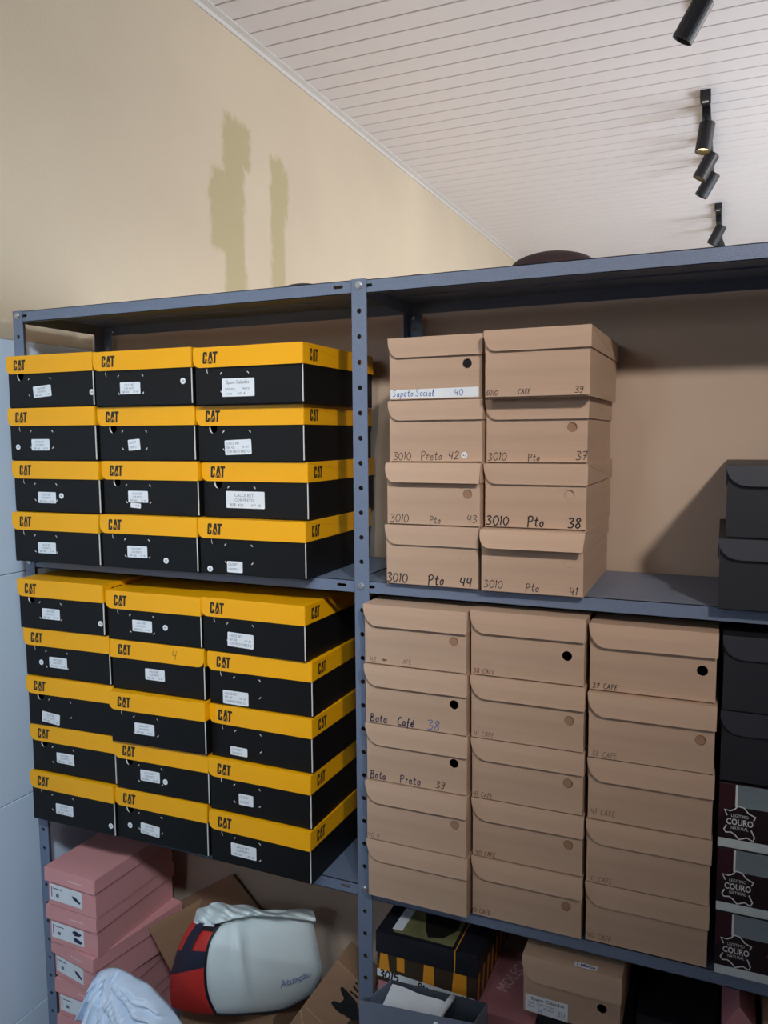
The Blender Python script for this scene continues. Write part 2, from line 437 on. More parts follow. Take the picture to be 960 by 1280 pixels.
# ================================================================== STEEL SHELVES
HOLE = .0050
def post(parent, xl, xr, yfront, back=False, ztop=1.992, name='post', side=-1):
    """L-section upright with a hole every 5 cm"""
    b = MB(); t = .002; zs = [1.98-.05*k for k in range(39)]; xc = (xl+xr)/2
    for i, z in enumerate(zs):
        za = ztop if i == 0 else z+.025
        zb = z-.025
        b.plate(xl, xr, zb, za, yfront, yfront+t, disc(xc, z, HOLE, 12, math.pi/12))
    b.box(xl, xr, yfront, yfront+t, 0, zs[-1]-.025)
    xs = xl if side < 0 else xr-t
    if back: b.box(xs, xs+t, yfront-.033, yfront, 0, ztop)
    else: b.box(xs, xs+t, yfront+t, yfront+.035, 0, ztop)
    return b.build(name, 'steel', parent)
def bolt(parent, x, y, z, r=.0075, m='bolt_zinc', d=-1):
    b = MB(); T = lambda p: (x+p[0], y+p[1], z+p[2])
    b.prism(disc(0, 0, r, 12), 0, d*.002, T); b.prism(disc(0, 0, r*.72, 12), d*.002, d*.0042, T)
    return b.build('bolt', m, parent)
SLOTP = lambda cx, cz, L, h: ([(cx+L/2-h/2+h/2*math.cos(a), cz+h/2*math.sin(a)) for a in [(-90+30*i)*math.pi/180 for i in range(7)]] +
                              [(cx-L/2+h/2+h/2*math.cos(a), cz+h/2*math.sin(a)) for a in [(90+30*i)*math.pi/180 for i in range(7)]])
def shelf(parent, x0, x1, z, lip=.026, d=.303):
    """folded tray; z is the top face"""
    b = MB(); t = .0014
    b.box(x0, x1, .0025, d, z-t, z)
    zc = z-.0115
    # front lip pierced by a slot near either end
    sl = .022
    cuts = [(x0, x0+.075, x0+.030), (x1-.075, x1, x1-.030)]
    for a, c, cx in cuts: b.plate(a, c, z-lip, z-.0, .0025, .0025+t, SLOTP(cx, zc, sl, .0062))
    b.box(x0+.075, x1-.075, .0025, .0025+t, z-lip, z)
    b.box(x0, x1, .0025, .014, z-lip, z-lip+t)
    b.box(x0, x1, d-t, d, z-lip, z); b.box(x0, x0+t, .0025, d, z-lip, z); b.box(x1-t, x1, .0025, d, z-lip, z)
    for k in (1, 2):                      # stiffening ribs pressed under the tray
        yy = .1*k; b.box(x0+.03, x1-.03, yy-.006, yy+.006, z-.005, z-t)
    return b.build('shelf', 'steel', parent)
ZM, ZL = 1.391, .737
# left unit (its right front corner is carried by the shared middle post)
uL = thing('steel_shelf_unit', 'grey steel shelf unit beside the tiled wall, holding the yellow lidded boxes', 'shelf', (.44, .15, 0))
def reparent(o, p):
    o.parent = p; o.matrix_parent_inverse = Matrix.Translation(-Vector(p.location)); return o
XP0, XP1 = -.0155, .0155
XM0, XM1 = .8975, .9297
parts = [post(None, XP0, XP1, .0, side=-1), post(None, XP0, XP1, .302, True, side=-1)]
for z in (1.991, ZM, ZL, .085): parts.append(shelf(None, -.0125, .8968, z))
for z in (1.98, 1.38, .73): parts += [bolt(None, 0, 0, z)]
parts += [bolt(None, .02, .3, 1.975, m='bolt_zinc')]
for p in parts: reparent(p, uL)
uR = thing('steel_shelf_unit', 'grey steel shelf unit holding the plain kraft and black shoe boxes', 'shelf', (1.37, .15, 0))
parts = [post(None, XM0, XM1, .0, side=-1), post(None, .898, .934, .302, True, side=-1),
         post(None, 1.805, 1.837, .0, side=1), post(None, 1.805, 1.837, .302, True, side=1)]
for z in (1.990, ZM, ZL-.002, .33): parts.append(shelf(None, .9005, 1.834, z))
for z in (1.98, 1.38, .73): parts += [bolt(None, .9136, 0, z), bolt(None, 1.821, 0, z)]
parts += [bolt(None, .912, .30, 1.955, m='bolt_zinc', r=.005), bolt(None, .940, .30, 1.95, m='bolt_copper', r=.006)]
for p in parts: reparent(p, uR)

# ================================================================== SHOE BOXES
class Shoe:
    """local frame: origin at the base centre, front face at y=-d/2"""
    def __init__(s, name, label, group, x, y, z, yaw, wd, h, d, cat='shoe box'):
        s.w, s.h, s.d, s.yaw = wd, h, d, yaw
        ca, sa = math.cos(yaw), math.sin(yaw)
        cx = x + ca*wd/2 - sa*d/2; cy = y + sa*wd/2 + ca*d/2
        s.root = thing(name, label, cat, (cx, cy, z), yaw, group)
        s.mw = Matrix.Translation((cx, cy, z)) @ Matrix.Rotation(yaw, 4, 'Z'); s.inv = s.mw.inverted()
    def at(s, px, py):                      # pixel -> local (x, z) on the front face
        o = s.inv @ CAM; dd = s.inv.to_3x3() @ ray(px, py)
        p = o + dd*((-s.d/2-o.y)/dd.y); return p.x, p.z
    def body(s, m, hole=None, hr=.0085, inset=.0022, hn=14):
        w2, d2, h, t = s.w/2-inset, s.d/2-inset, s.h-.004, .0018
        b = MB()
        b.box(-w2, w2, d2-t, d2, 0, h); b.box(-w2, -w2+t, -d2+t, d2-t, 0, h); b.box(w2-t, w2, -d2+t, d2-t, 0, h)
        b.box(-w2+.001, w2-.001, -d2+.007, d2, 0, .0025)
        if hole:
            b.plate(-w2, w2, .0024, h, -d2, -d2+t, disc(hole[0], hole[1], hr, hn, math.pi/hn))
        else: b.box(-w2, w2, -d2, -d2+t, .0024, h)
        s.yf = -d2
        return b.build('body', m, s.root)
    def lid(s, m, lh, rx, rz, tilt=0., mirror=False, flapmat=None, rtop=.0):
        w2, d2, h, t = s.w/2, s.d/2, s.h, .0016
        b = MB()
        b.box(-w2, w2, -d2, d2, h-t, h); b.box(w2-t, w2, -d2, d2, h-lh, h-t); b.box(-w2, -w2+t, -d2+.006, d2, h-lh, h-t)
        b.box(-w2, w2, d2-t, d2, h-lh, h-t)
        o = b.build('lid', m, s.root, bevel=.0006)
        arc = [(-w2+rx-rx*math.sin(a), -lh+rz-rz*math.cos(a)) for a in [i*math.pi/2/6 for i in range(7)]]
        poly = [(w2, 0), (w2, -lh)] + arc + [(-w2, -rtop), (-w2+rtop, 0)]
        if mirror: poly = [(-x, z) for x, z in poly][::-1]
        ct, st = math.cos(tilt), math.sin(tilt)
        def T(p): return (p[0], -d2 + p[1]*ct + p[2]*st, h + p[2]*ct - p[1]*st - t*st - (.0012 if tilt > .2 else 0))
        f = MB(); f.prism(poly, -t, 0.0, T); s.T = lambda p: T((p[0], p[1]-t, p[2]-h))
        s.flap = f.build('front_flap', flapmat or m, s.root)
        return o
    def tabdisc(s, cx, cz, r, m, depth=.0004, ang=0.):
        b = MB(); ca, sa = math.cos(ang), math.sin(ang)
        b.prism(disc(0, 0, r*.97, 14), 0, .001, lambda p: (cx+p[0]*ca, s.yf+depth+p[1]+p[0]*sa, cz+p[2]))
        return b.build('finger_tab', m, s.root)
    def write(s, mb, m, name='handwriting'): return mb.build(name, m, s.root)

# ---- logo on the yellow lids: C, A with a triangle, T
def cat_logo(mb, mb2, x, z, h, y, T, tr=None):
    k = h/1.0
    def Q(poly): return [(x+a*k+b*k*.05, z+b*k) for a, b in poly]
    for q in ([(0, .1), (.19, .1), (.19, .9), (0, .9)], [(0, .9), (.19, .82), (.44, .82), (.44, .9), (.36, 1), (.08, 1)],
              [(0, .1), (.08, 0), (.36, 0), (.44, .1), (.44, .18), (.19, .18)], [(.26, .62), (.44, .62), (.44, .82), (.26, .82)],
              [(.26, .18), (.44, .18), (.44, .38), (.26, .38)]):
        mb.flat(Q(q), y, T)
    for q in ([(.67, 1), (.91, 1), (.985, .52), (.595, .52)], [(.595, .52), (.775, .52), (.62, .16), (.50, 0)],
              [(.985, .52), (.805, .52), (.96, .16), (1.08, 0)]):
        mb.flat(Q(q), y, T)
    mb2.flat(Q([(.57, -.02), (1.01, -.02), (.79, .36)]), y-.0001, T)
    for q in ([(1.0, .81), (1.50, .81), (1.50, 1), (1.0, 1)], [(1.15, 0), (1.34, 0), (1.34, .81), (1.15, .81)]):
        mb.flat(Q(q), y, T)
def cat_box(label, x, y, z, yaw, wd, h, lab, stick=None, hole='tab', lw=.054, lhh=.026, ltilt=0., marks=True, text=0, mirror=False,
            extra=None, four=False):
    d = min(.337, .312-y-abs(math.sin(yaw))*.1)
    s = Shoe('shoe_box', label, 'yellow lidded black shoe boxes', x, y, z, yaw, wd, h, d)
    hx, hz, hr = -wd/2+.040, h-.0475, .0098
    if mirror: hx = wd/2-.04
    s.body('cat_black', (hx, hz), hr)
    lh = .0415
    s.lid('cat_yellow', lh, .016, .016, tilt=.012+rnd()*.03, mirror=mirror, rtop=.003)
    yf = s.yf-.0004
    if hole == 'tab':
        s.tabdisc(hx, hz, hr, 'cat_black', .0003, (rnd()-.5)*.15)
    if not mirror:
        b = MB(); a0, a1 = (2.3, 4.6) if hole == 'open' else (2.6, 4.0)
        n = 8; aa = [a0+(a1-a0)*i/n for i in range(n+1)]
        thk = .0032 if hole == 'open' else .0014
        for i in range(n):
            t0, t1 = math.sin(math.pi*i/n)*thk+.0003, math.sin(math.pi*(i+1)/n)*thk+.0003
            b.flat([(hx+hr*math.cos(aa[i]), hz+hr*math.sin(aa[i])), (hx+hr*math.cos(aa[i+1]), hz+hr*math.sin(aa[i+1])),
                    (hx+(hr-t1)*math.cos(aa[i+1]), hz+(hr-t1)*math.sin(aa[i+1])), (hx+(hr-t0)*math.cos(aa[i]), hz+(hr-t0)*math.sin(aa[i]))], yf)
        b.build('torn_edge', 'paper_edge', s.root)
    # worn paper edge at the right front corner
    b = MB(); b.box(s.w/2-.0034, s.w/2-.0019, -s.d/2+.0016, -s.d/2+.004, .004, h-lh-.001); b.build('worn_edge', 'paper_edge', s.root)
    # logos
    b, b2 = MB(), MB()
    lx = -wd/2+.024
    cat_logo(b, b2, lx, h-.0335, .0240, -.0003, s.T)
    o = b.build('brand_print', 'logo_black', s.root); b2.build('triangle', 'logo_brown', o); b, b2 = MB(), MB()
    sx = s.w/2+.0003
    Ts = lambda p: (sx - p[1]*.0, p[0], p[2])
    cat_logo(b, b2, -s.d/2+.026, h-.0335, .0240, 0, Ts)
    o = b.build('brand_print', 'logo_black', s.root); b2.build('triangle', 'logo_brown', o)
    if four:
        b = MB(); handwrite(b, '4', .045, h-.031, .022, .0011, -.0004, s.T)
        b.build('handwriting', 'logo_brown', s.root)
    # die-cut corner marks
    if marks:
        b = MB(); mx = -wd/2+.098
        for sx_, sz_ in ((-1, 1), (1, 1), (1, -1), (-1, -1)):
            cx, cz = mx+sx_*.034, h-.073+sz_*.0205
            pts = [(cx+sx_*(.004*math.sin(a)-.004), cz+sz_*(.004*math.cos(a)-.004)) for a in [i*math.pi/8 for i in range(5)]]
            b.ribbon(pts, .0018, yf)
        b.build('corner_marks', 'paper_edge', s.root)['kind'] = 'stuff'
    def sticker(px, py, lw, lhh, tilt, lines, name='label_sticker'):
        cx, cz = s.at(px, py); ca, sa = math.cos(tilt), math.sin(tilt)
        T = lambda p: (cx+p[0]*ca-p[2]*sa, p[1], cz+p[0]*sa+p[2]*ca)
        r = .002; poly = []
        for qx, qz, a in ((lw/2-r, lhh/2-r, 0), (-lw/2+r, lhh/2-r, 90), (-lw/2+r, -lhh/2+r, 180), (lw/2-r, -lhh/2+r, 270)):
            poly += [(qx+r*math.cos(math.radians(a+t)), qz+r*math.sin(math.radians(a+t))) for t in (0, 45, 90)]
        b = MB(); b.prism(poly, s.yf-.0007, s.yf-.0001, T); o = b.build(name, 'paper_white', s.root)
        b = MB()
        for (tx, fx, fz, fh, fw) in lines: add_text(b, tx, -lw/2+fx*lw, -lhh/2+fz*lhh, fh*lhh, s.yf-.0010, T, width=fw*lw)
        b.build('print', 'print_grey', o)
        return o
    if text == 1: L = [('Spano Calçados', .14, .70, .20, .7), ('REF 420', .1, .36, .12, .3), ('PRETO', .62, .36, .12, .25), ('Nº 41', .5, .1, .14, .25), ('PAR', .12, .1, .1, .2)]
    elif text == 2: L = [('CALCE BET', .08, .62, .22, .6), ('COR PRETO', .08, .2, .2, .6)]
    elif text == 3: L = [('CALCE BET', .07, .70, .17, .5), ('REF: 420', .07, .42, .17, .3), ('Nº 37', .66, .42, .17, .25), ('COR PRETO', .07, .14, .17, .5), ('PRETO', .6, .12, .2, .33)]
    else: L = [('CALCE BET', .22, .68, .17, .5), ('COR PRETO', .22, .40, .17, .5), ('REF: 420', .1, .10, .17, .35), ('Nº 40', .66, .10, .17, .24)]
    sticker(lab[0], lab[1], lw, lhh, ltilt, L)
    if extra: sticker(extra[0], extra[1], .028, .011, -.06, [('Nº 42', .45, .25, .45, .4)])
    if stick:
        cx, cz = s.at(*stick); b = MB(); b.prism(disc(cx, cz, .0066, 16), s.yf-.0006, s.yf-.0001); o = b.build('size_sticker', 'paper_white', s.root)
        b = MB(); add_text(b, '40', cx-.0035, cz-.0022, .0045, s.yf-.0009, width=.007); b.build('print', 'print_grey', o)
    return s
CW = .2594
COLS = {
 'U1': (ZM, [(.0267, -.0684, .0265, .1187), (.0266, -.0608, .0254, .1210), (.0256, -.0644, .0230, .1229), (.0231, -.0598, .0140, .1208)]),
 'U2': (ZM, [(.2905, -.0612, .0310, .1204), (.2876, -.0471, .0269, .1201), (.2869, -.0524, .0259, .1194), (.2936, -.0659, .0265, .1201)]),
 'U3': (ZM, [(.5512, -.0498, .0210, .1196), (.5481, -.0278, .0082, .1203), (.5472, -.0394, .0090, .1176), (.5601, -.0610, .0045, .1191)]),
 'L1': (ZL, [(.0232, -.0515, .0199, .1265), (.0277, -.0483, .0300, .1206), (.0322, -.0570, .0455, .1225), (.0284, -.0548, .0319, .1189), (.0248, -.0625, .0256, .1209)]),
 'L2': (ZL, [(.2831, -.0417, .0186, .1244), (.2902, -.0455, .0329, .1182), (.2940, -.0601, .0450, .1216), (.2885, -.0438, .0177, .1184), (.2862, -.0498, .0265, .1152)]),
 'L3': (ZL, [(.5511, -.0414, -.0161, .1185), (.5512, -.0390, -.0048, .1206), (.5532, -.0319, -.0143, .1202), (.5532, -.0334, .0086, .1197), (.5448, -.0393, -.0114, .1203)]),
}
CATP = {   # bottom -> top
 'U1': [dict(lab=(58, 685)), dict(lab=(58, 622), stick=(76, 620)), dict(lab=(50, 556), stick=(22, 559)), dict(lab=(52, 489), stick=(114, 490), hole='open', ltilt=.07)],
 'U2': [dict(lab=(171, 690), stick=(207, 701)), dict(lab=(172, 621), hole='open', extra=(169, 632)), dict(lab=(167, 556), hole='open', lw=.032, lhh=.024, ltilt=.08, text=2), dict(lab=(162, 485), stick=(228, 476))],
 'U3': [dict(lab=(293, 709), stick=(262, 711), lw=.038, lhh=.024, text=2), dict(lab=(306, 625), lw=.095, lhh=.036, hole='open'), dict(lab=(297, 559), lw=.065, lhh=.031, text=3, ltilt=.04, hole='open'), dict(lab=(297, 484), lw=.078, lhh=.037, text=1)],
 'L1': [dict(lab=(80, 1013), stick=(138, 1033)), dict(lab=(81, 949), hole='open'), dict(lab=(63, 898), hole='open', ltilt=-.1), dict(lab=(72, 829), stick=(51, 828)), dict(lab=(63, 768), stick=(125, 780), hole='open')],
 'L2': [dict(lab=(187, 1038), stick=(162, 1032), hole='open', ltilt=-.06), dict(lab=(187, 971), stick=(206, 978), hole='open'), dict(lab=(180, 912)), dict(lab=(193, 844), marks=False, mirror=True, four=True), dict(lab=(177, 783), stick=(206, 785))],
 'L3': [dict(lab=(304, 1065), lw=.066, lhh=.029), dict(lab=(307, 1001), lw=.037, lhh=.025, text=2), dict(lab=(298, 940), lw=.044, lhh=.019, text=2), dict(lab=(294, 873), lw=.065, lhh=.030, text=3), dict(lab=(300, 801), lw=.066, lhh=.031, text=3, ltilt=-.03)],
}
PLACE = {4: ['bottom', 'second from the bottom', 'second from the top', 'topmost'],
         5: ['bottom', 'second from the bottom', 'middle', 'second from the top', 'topmost']}
CN = {'1': 'stack against the tiled wall', '2': 'middle stack', '3': 'stack beside the steel post'}
for key, (z, L) in COLS.items():
    n = len(L); sh = 'upper' if key[0] == 'U' else 'lower'; z += .0008
    for i, (x, y, yaw, h) in enumerate(L):
        lb = 'yellow lidded box, %s of the %s, %s shelf' % (PLACE[n][i], CN[key[1]], sh)
        cat_box(lb, x, y, z, yaw, CW, h, **CATP[key][i]); z += h+.0003

# ---- plain kraft boxes
def kraft_box(label, group, x, y, z, yaw, wd, h, mt, hole=None, hkind='open', writing=(), tilt=.02, lh=.040, rx=.022, rz=.034, dark='kraft_dark',
              flapmat=None, name='shoe_box'):
    tilt = max(tilt, .06)
    d = min(.332, .312-y-abs(math.sin(yaw))*.1)
    s = Shoe(name, label, group, x, y, z, yaw, wd, h, d)
    hp = s.at(*hole) if hole else None
    if hp:                    # keep the hole inside the front panel, clear of the flap crease
        hp = (hp[0], min(hp[1], h-.018))
    s.body(mt, hp, .0092)
    s.lid(mt, lh, rx, rz, tilt=tilt, flapmat=flapmat)
    if hp and hkind != 'open':
        dep = {'in': .0026, 'flush': .0005}[hkind]
        s.tabdisc(hp[0], hp[1], .0092, dark if hkind == 'in' else mt, dep, .12 if hkind == 'in' else .05)
    for (tx, p0, ph, wdt, ink) in writing:
        a = s.at(*p0); b = MB(); hh = ph
        handwrite(b, tx, a[0], max(a[1]+.0015, .0050), hh, wdt, s.yf-.0004)
        b.build('handwriting', ink, s.root)
    return s
BW, BLW = .1919, .2162
BU1 = [(.9729, -.0155, -.0006, .1190), (.9756, -.0164, .0090, .1211), (.9747, -.0005, .0067, .1197), (.9743, .0021, -.0122, .1203)]
BU2 = [(1.1695, -.0231, .0104, .1189), (1.1698, -.0011, -.0038, .1204), (1.1677, .0132, -.0016, .1193), (1.1767, -.0286, -.0063, .1217)]
UP1 = [
 ('kraft box marked in bold pen, bottom of the stack beside the post, upper shelf', dict(hole=(580, 697), hkind='flush', writing=[('3010', (483, 729), .0175, .0022, 'ink_black'), ('Pto', (534, 732), .019, .0022, 'ink_black'), ('44', (574, 736), .0175, .0024, 'ink_black')])),
 ('kraft shoe box marked 3010 Pto 43 with lifted front flap', dict(hole=(584, 618), hkind='in', tilt=.32, writing=[('3010', (487, 655), .0155, .0013, 'ink_black'), ('Pto', (536, 655), .013, .0013, 'ink_black'), ('43', (583, 654), .0145, .0013, 'ink_black')])),
 ('kraft shoe box marked 3010 Preto 42 with a round white sticker', dict(hole=(583, 537), hkind='flush', writing=[('3010', (491, 578.5), .0150, .0013, 'ink_black'), ('Preto', (525, 577), .016, .0012, 'ink_black'), ('42', (560, 575), .0155, .0014, 'ink_black')])),
 ('kraft shoe box with a white tape strip reading Sapato Social 40 in blue', dict(hole=(583.5, 454), hkind='in', dark='hole_dark')),
]
UP2 = [
 ('kraft shoe box marked 3010 Pto 41 with a wide open front flap', dict(hole=(711, 704), hkind='flush', tilt=.58, writing=[('3010', (604, 735), .0145, .0013, 'ink_black'), ('Pto', (656, 740), .0145, .0014, 'ink_black'), ('41', (711, 746), .0145, .0014, 'ink_black')])),
 ('kraft box boldly marked 3010 Pto 38, resting on the one with open flap', dict(hole=(711.5, 619), hkind='in', dark='kraft_upper', writing=[('3010', (607, 661), .0175, .0024, 'ink_black'), ('Pto', (658, 662), .018, .0024, 'ink_black'), ('38', (709, 661), .0175, .0026, 'ink_black')])),
 ('kraft box marked 3010 Pto 37, right under the one marked CAFE', dict(hole=(715, 534), hkind='in', writing=[('3010', (609, 578), .0145, .0014, 'ink_black'), ('Pto', (659, 579), .0130, .0014, 'ink_black'), ('37', (719, 576), .0155, .0015, 'ink_black')])),
 ('kraft shoe box marked 3010 CAFE 39 without a finger hole', dict(writing=[('3010', (606, 496), .0095, .0012, 'ink_black'), ('CAFE', (647, 493.5), .0085, .0012, 'ink_black'), ('39', (718, 492), .0110, .0012, 'ink_black')])),
]
for L, D in ((BU1, UP1), (BU2, UP2)):
    z = ZM+.0008
    for i, ((x, y, yaw, h), (lb, kw)) in enumerate(zip(L, D)):
        s = kraft_box(lb, 'kraft shoe boxes on the upper shelf', x, y, z, yaw, BW, h, 'kraft_upper', lh=.038, **kw)
        if 'Sapato' in lb:
            a = s.at(487, 502); b_ = s.at(600, 499); t_ = s.at(487, 487)
            b = MB(); b.prism([(-BW/2+.004, .004), (BW/2-.008, .004), (BW/2-.008, .0225), (-BW/2+.004, .021)], s.yf-.0004, s.yf-.0001)
            o = b.build('tape_strip', 'paper_white', s.root)
            b = MB(); xx = handwrite(b, 'Sapato', -BW/2+.008, .008, .0125, .0012, s.yf-.0008); handwrite(b, 'Social', xx+.003, .008, .0125, .0012, s.yf-.0008)
            handwrite(b, '40', .040, .0075, .0125, .0012, s.yf-.0008); b.build('handwriting', 'ink_blue', o)
        if 'round white' in lb:
            cx, cz = s.at(580, 569); b = MB(); b.prism(disc(cx, cz, .0062, 16), s.yf-.0006, s.yf-.0001); o = b.build('size_sticker', 'paper_white', s.root)
            b = MB(); add_text(b, '42', cx-.0034, cz-.0022, .0045, s.yf-.0009, width=.007); b.build('print', 'ink_navy', o)
        z += h+.0003
BL1 = [(.9335, -.0306, .0039, .1247), (.9335, -.0345, .0050, .1254), (.9335, -.0321, .0024, .1202), (.9338, -.0363, .0047, .1222), (.9333, -.0361, .0022, .1214)]
BL2 = [(1.1510, -.0112, .0043, .1242), (1.1515, -.0133, .0049, .1208), (1.1515, -.0186, .0029, .1223), (1.1518, -.0254, .0045, .1236), (1.1508, -.0248, .0011, .1257)]
BL3 = [(1.3700, -.0059, .0022, .1180), (1.3705, -.0115, .0047, .1232), (1.3712, -.0126, -.0002, .1197), (1.3712, -.0207, .0060, .1233), (1.3702, -.0123, .0070, .1240)]
LO1 = [
 ('plain kraft shoe box without writing, bottom of the stack beside the post', dict()),
 ('kraft shoe box faintly marked 40 PTO, second from the bottom beside the post', dict(hole=(568, 1032), hkind='in', writing=[('40 P', (459, 1047), .010, .0011, 'ink_faint')])),
 ('kraft shoe box marked Bota Preto 39', dict(hole=(567, 955), writing=[('Bota', (462, 974), .0150, .0021, 'ink_navy'), ('Preto', (499, 979), .0160, .0018, 'ink_navy'), ('39', (544, 986), .0145, .0015, 'ink_black')])),
 ('kraft shoe box marked Bota Café 38', dict(hole=(567, 881.5), writing=[('Bota', (462, 904), .0160, .0023, 'ink_navy'), ('Café', (496, 908), .0155, .0023, 'ink_navy'), ('38', (533, 913), .0195, .0015, 'ink_blue')])),
 ('kraft shoe box with a crossed out 42, topmost beside the post', dict(hole=(566.5, 802.5), hkind='in', writing=[('42', (462, 830), .010, .0011, 'ink_faint'), ('~', (477, 829), .012, .0012, 'ink_faint'), ('AFE', (503, 831), .009, .0010, 'ink_faint')])),
]
LO2 = [
 ('kraft shoe box marked 40 CAFE in red, bottom of the middle kraft stack', dict(hole=(707, 1134), hkind='in', writing=[('40 CAFE', (588, 1140), .0085, .0011, 'ink_red')])),
 ('kraft shoe box marked 40 CAFE, second from the bottom of the middle kraft stack', dict(hole=(710, 1057), hkind='in', writing=[('40 CAFE', (594, 1069), .0085, .0011, 'ink_red')])),
 ('kraft shoe box marked 41 CAFE in red, middle kraft stack', dict(hole=(709.5, 980), hkind='in', writing=[('41 CAFE', (591, 998), .0090, .0011, 'ink_red')])),
 ('kraft shoe box faintly marked 41 CAFE under the one marked 38', dict(hole=(711, 901.5), hkind='in', writing=[('41 CAFE', (592, 920), .0090, .0010, 'ink_faint')])),
 ('kraft shoe box marked 38 CAFE in red with an open finger hole', dict(hole=(708.5, 820.5), writing=[('38 CAFE', (591, 842), .0090, .0011, 'ink_red')])),
]
LO3 = [
 ('kraft shoe box marked 40 CAFE, bottom of the stack beside the printed leather boxes', dict(hole=(866, 1168), hkind='flush', writing=[('40 CAFE', (733, 1172), .0095, .0010, 'ink_faint')])),
 ('kraft shoe box marked 41 CAFE with no finger hole, above the bottom box', dict(writing=[('41 CAFE', (736, 1101), .0095, .0011, 'ink_faint')])),
 ('kraft shoe box marked 41 CAFE with no finger hole, middle of its stack', dict(writing=[('41 CAFE', (738, 1018), .0100, .0011, 'ink_faint')])),
 ('kraft shoe box marked 38 CAFE with a half open finger hole', dict(hole=(875.5, 926), hkind='in', writing=[('38 CAFE', (739, 946), .0095, .0010, 'ink_faint')])),
 ('kraft shoe box marked 37 CAFE in black with an open finger hole', dict(hole=(878, 839), tilt=.15, writing=[('37 CAFE', (740, 861), .0095, .0012, 'ink_black')])),
]
for L, D in ((BL1, LO1), (BL2, LO2), (BL3, LO3)):
    z = ZL+.0005
    for i, ((x, y, yaw, h), (lb, kw)) in enumerate(zip(L, D)):
        kw.setdefault('tilt', .07+rnd()*.06)
        kraft_box(lb, 'kraft shoe boxes on the lower shelf', x, y, z, yaw, BLW-.001, h, 'kraft_lower', lh=.042, rx=.030, rz=.040, **kw); z += h+.0003

# ---- black boxes
z = ZM+.0008
for lb, x, y, h in (('plain black shoe box, lower of the two on the upper shelf', 1.580, -.030, .1195), ('plain black shoe box on top of another black box, upper shelf', 1.589, -.018, .1205)):
    kraft_box(lb, 'plain black shoe boxes', x, y, z, 0.003, .205, h, 'box_black', lh=.034, rx=.034, rz=.030, tilt=.14, flapmat='box_black_flap'); z += h
# ---- dark leather-print boxes, then two black ones on top of them
def couro_box(label, x, y, z, h):
    wd = .205; d = .312-y
    s = Shoe('shoe_box', label, 'leather print shoe boxes', x, y, z, 0.0, wd, h, d)
    b = MB(); b.box(-wd/2, wd/2, -d/2, d/2, 0, h-.001); b.build('body', 'maroon_dark', s.root, bevel=.0012)
    yf = -d/2
    l = -wd/2
    b = MB(); b.box(l+.0006, wd/2, yf-.0006, yf, .001, .0165); b.build('bottom_stripe', 'stripe_white', s.root)
    b = MB(); b.prism([(l+.0005, .052), (l+.012, .064), (l+.024, .076), (l+.0265, .080), (l+.0265, h-.002), (l+.0005, h-.002)], yf-.0004, yf); b.build('side_print', 'maroon', s.root)
    b = MB(); b.box(l+.0262, l+.0295, yf-.0007, yf, h-.041, h-.002); b.build('frame_line', 'print_white', s.root)
    b = MB(); b.box(l+.0295, wd/2-.03, yf-.0005, yf, h-.041, h-.002); b.build('window', 'window_grey', s.root)
    def E(a, c): return (l+.0095+(a-170)/152*.0485, .0205+(480-c)/155*.0565)
    b = MB(); yy = yf-.0008
    b.ribbon([E(*p) for p in [(184, 376), (170, 348), (198, 352), (220, 342), (236, 324), (266, 328), (288, 352), (324, 366), (314, 384)]], .0022, yy)
    b.ribbon([E(*p) for p in [(182, 424), (170, 446), (180, 460), (206, 456), (225, 466), (246, 486), (284, 472), (314, 484), (322, 466), (304, 432)]], .0022, yy)
    a = E(180, 418); add_text(b, 'COURO', a[0], a[1], .0110, yy, width=.0425, bold=.02)
    a = E(203, 380); add_text(b, 'LEGITIMO', a[0], a[1], .0054, yy, width=.0275)
    a = E(204, 440); add_text(b, 'NATURAL', a[0], a[1], .0054, yy, width=.0275)
    b.build('emblem', 'print_white', s.root)
    b = MB(); b.prism([(l+.083, .052), (l+.094, .062), (l+.112, .066), (l+.112, .040), (l+.090, .040)], yf-.0006, yf); b.build('red_print', 'print_red', s.root)
    b = MB(); b.prism([(l+.086, .018), (l+.12, .018), (l+.12, .038), (l+.088, .038)], yf-.0006, yf); b.build('blue_print', 'print_blue', s.root)
    return s
z = ZL-.0012
for lb, x in (('dark maroon box printed legitimo couro natural, bottom of three', 1.5955), ('dark maroon box printed legitimo couro natural, middle of three', 1.5945),
              ('dark maroon box printed legitimo couro natural, topmost of three', 1.594)):
    couro_box(lb, x, -.004, z, .1165); z += .117
for lb, x, y, h in (('plain black shoe box standing on the maroon leather boxes', 1.592, -.004, .126), ('plain black shoe box, topmost above the maroon leather boxes', 1.592, -.008, .132)):
    kraft_box(lb, 'plain black shoe boxes', x, y, z, 0., .205, h, 'box_black', lh=.040, rx=.034, rz=.032, tilt=.06, flapmat='box_black_flap'); z += h

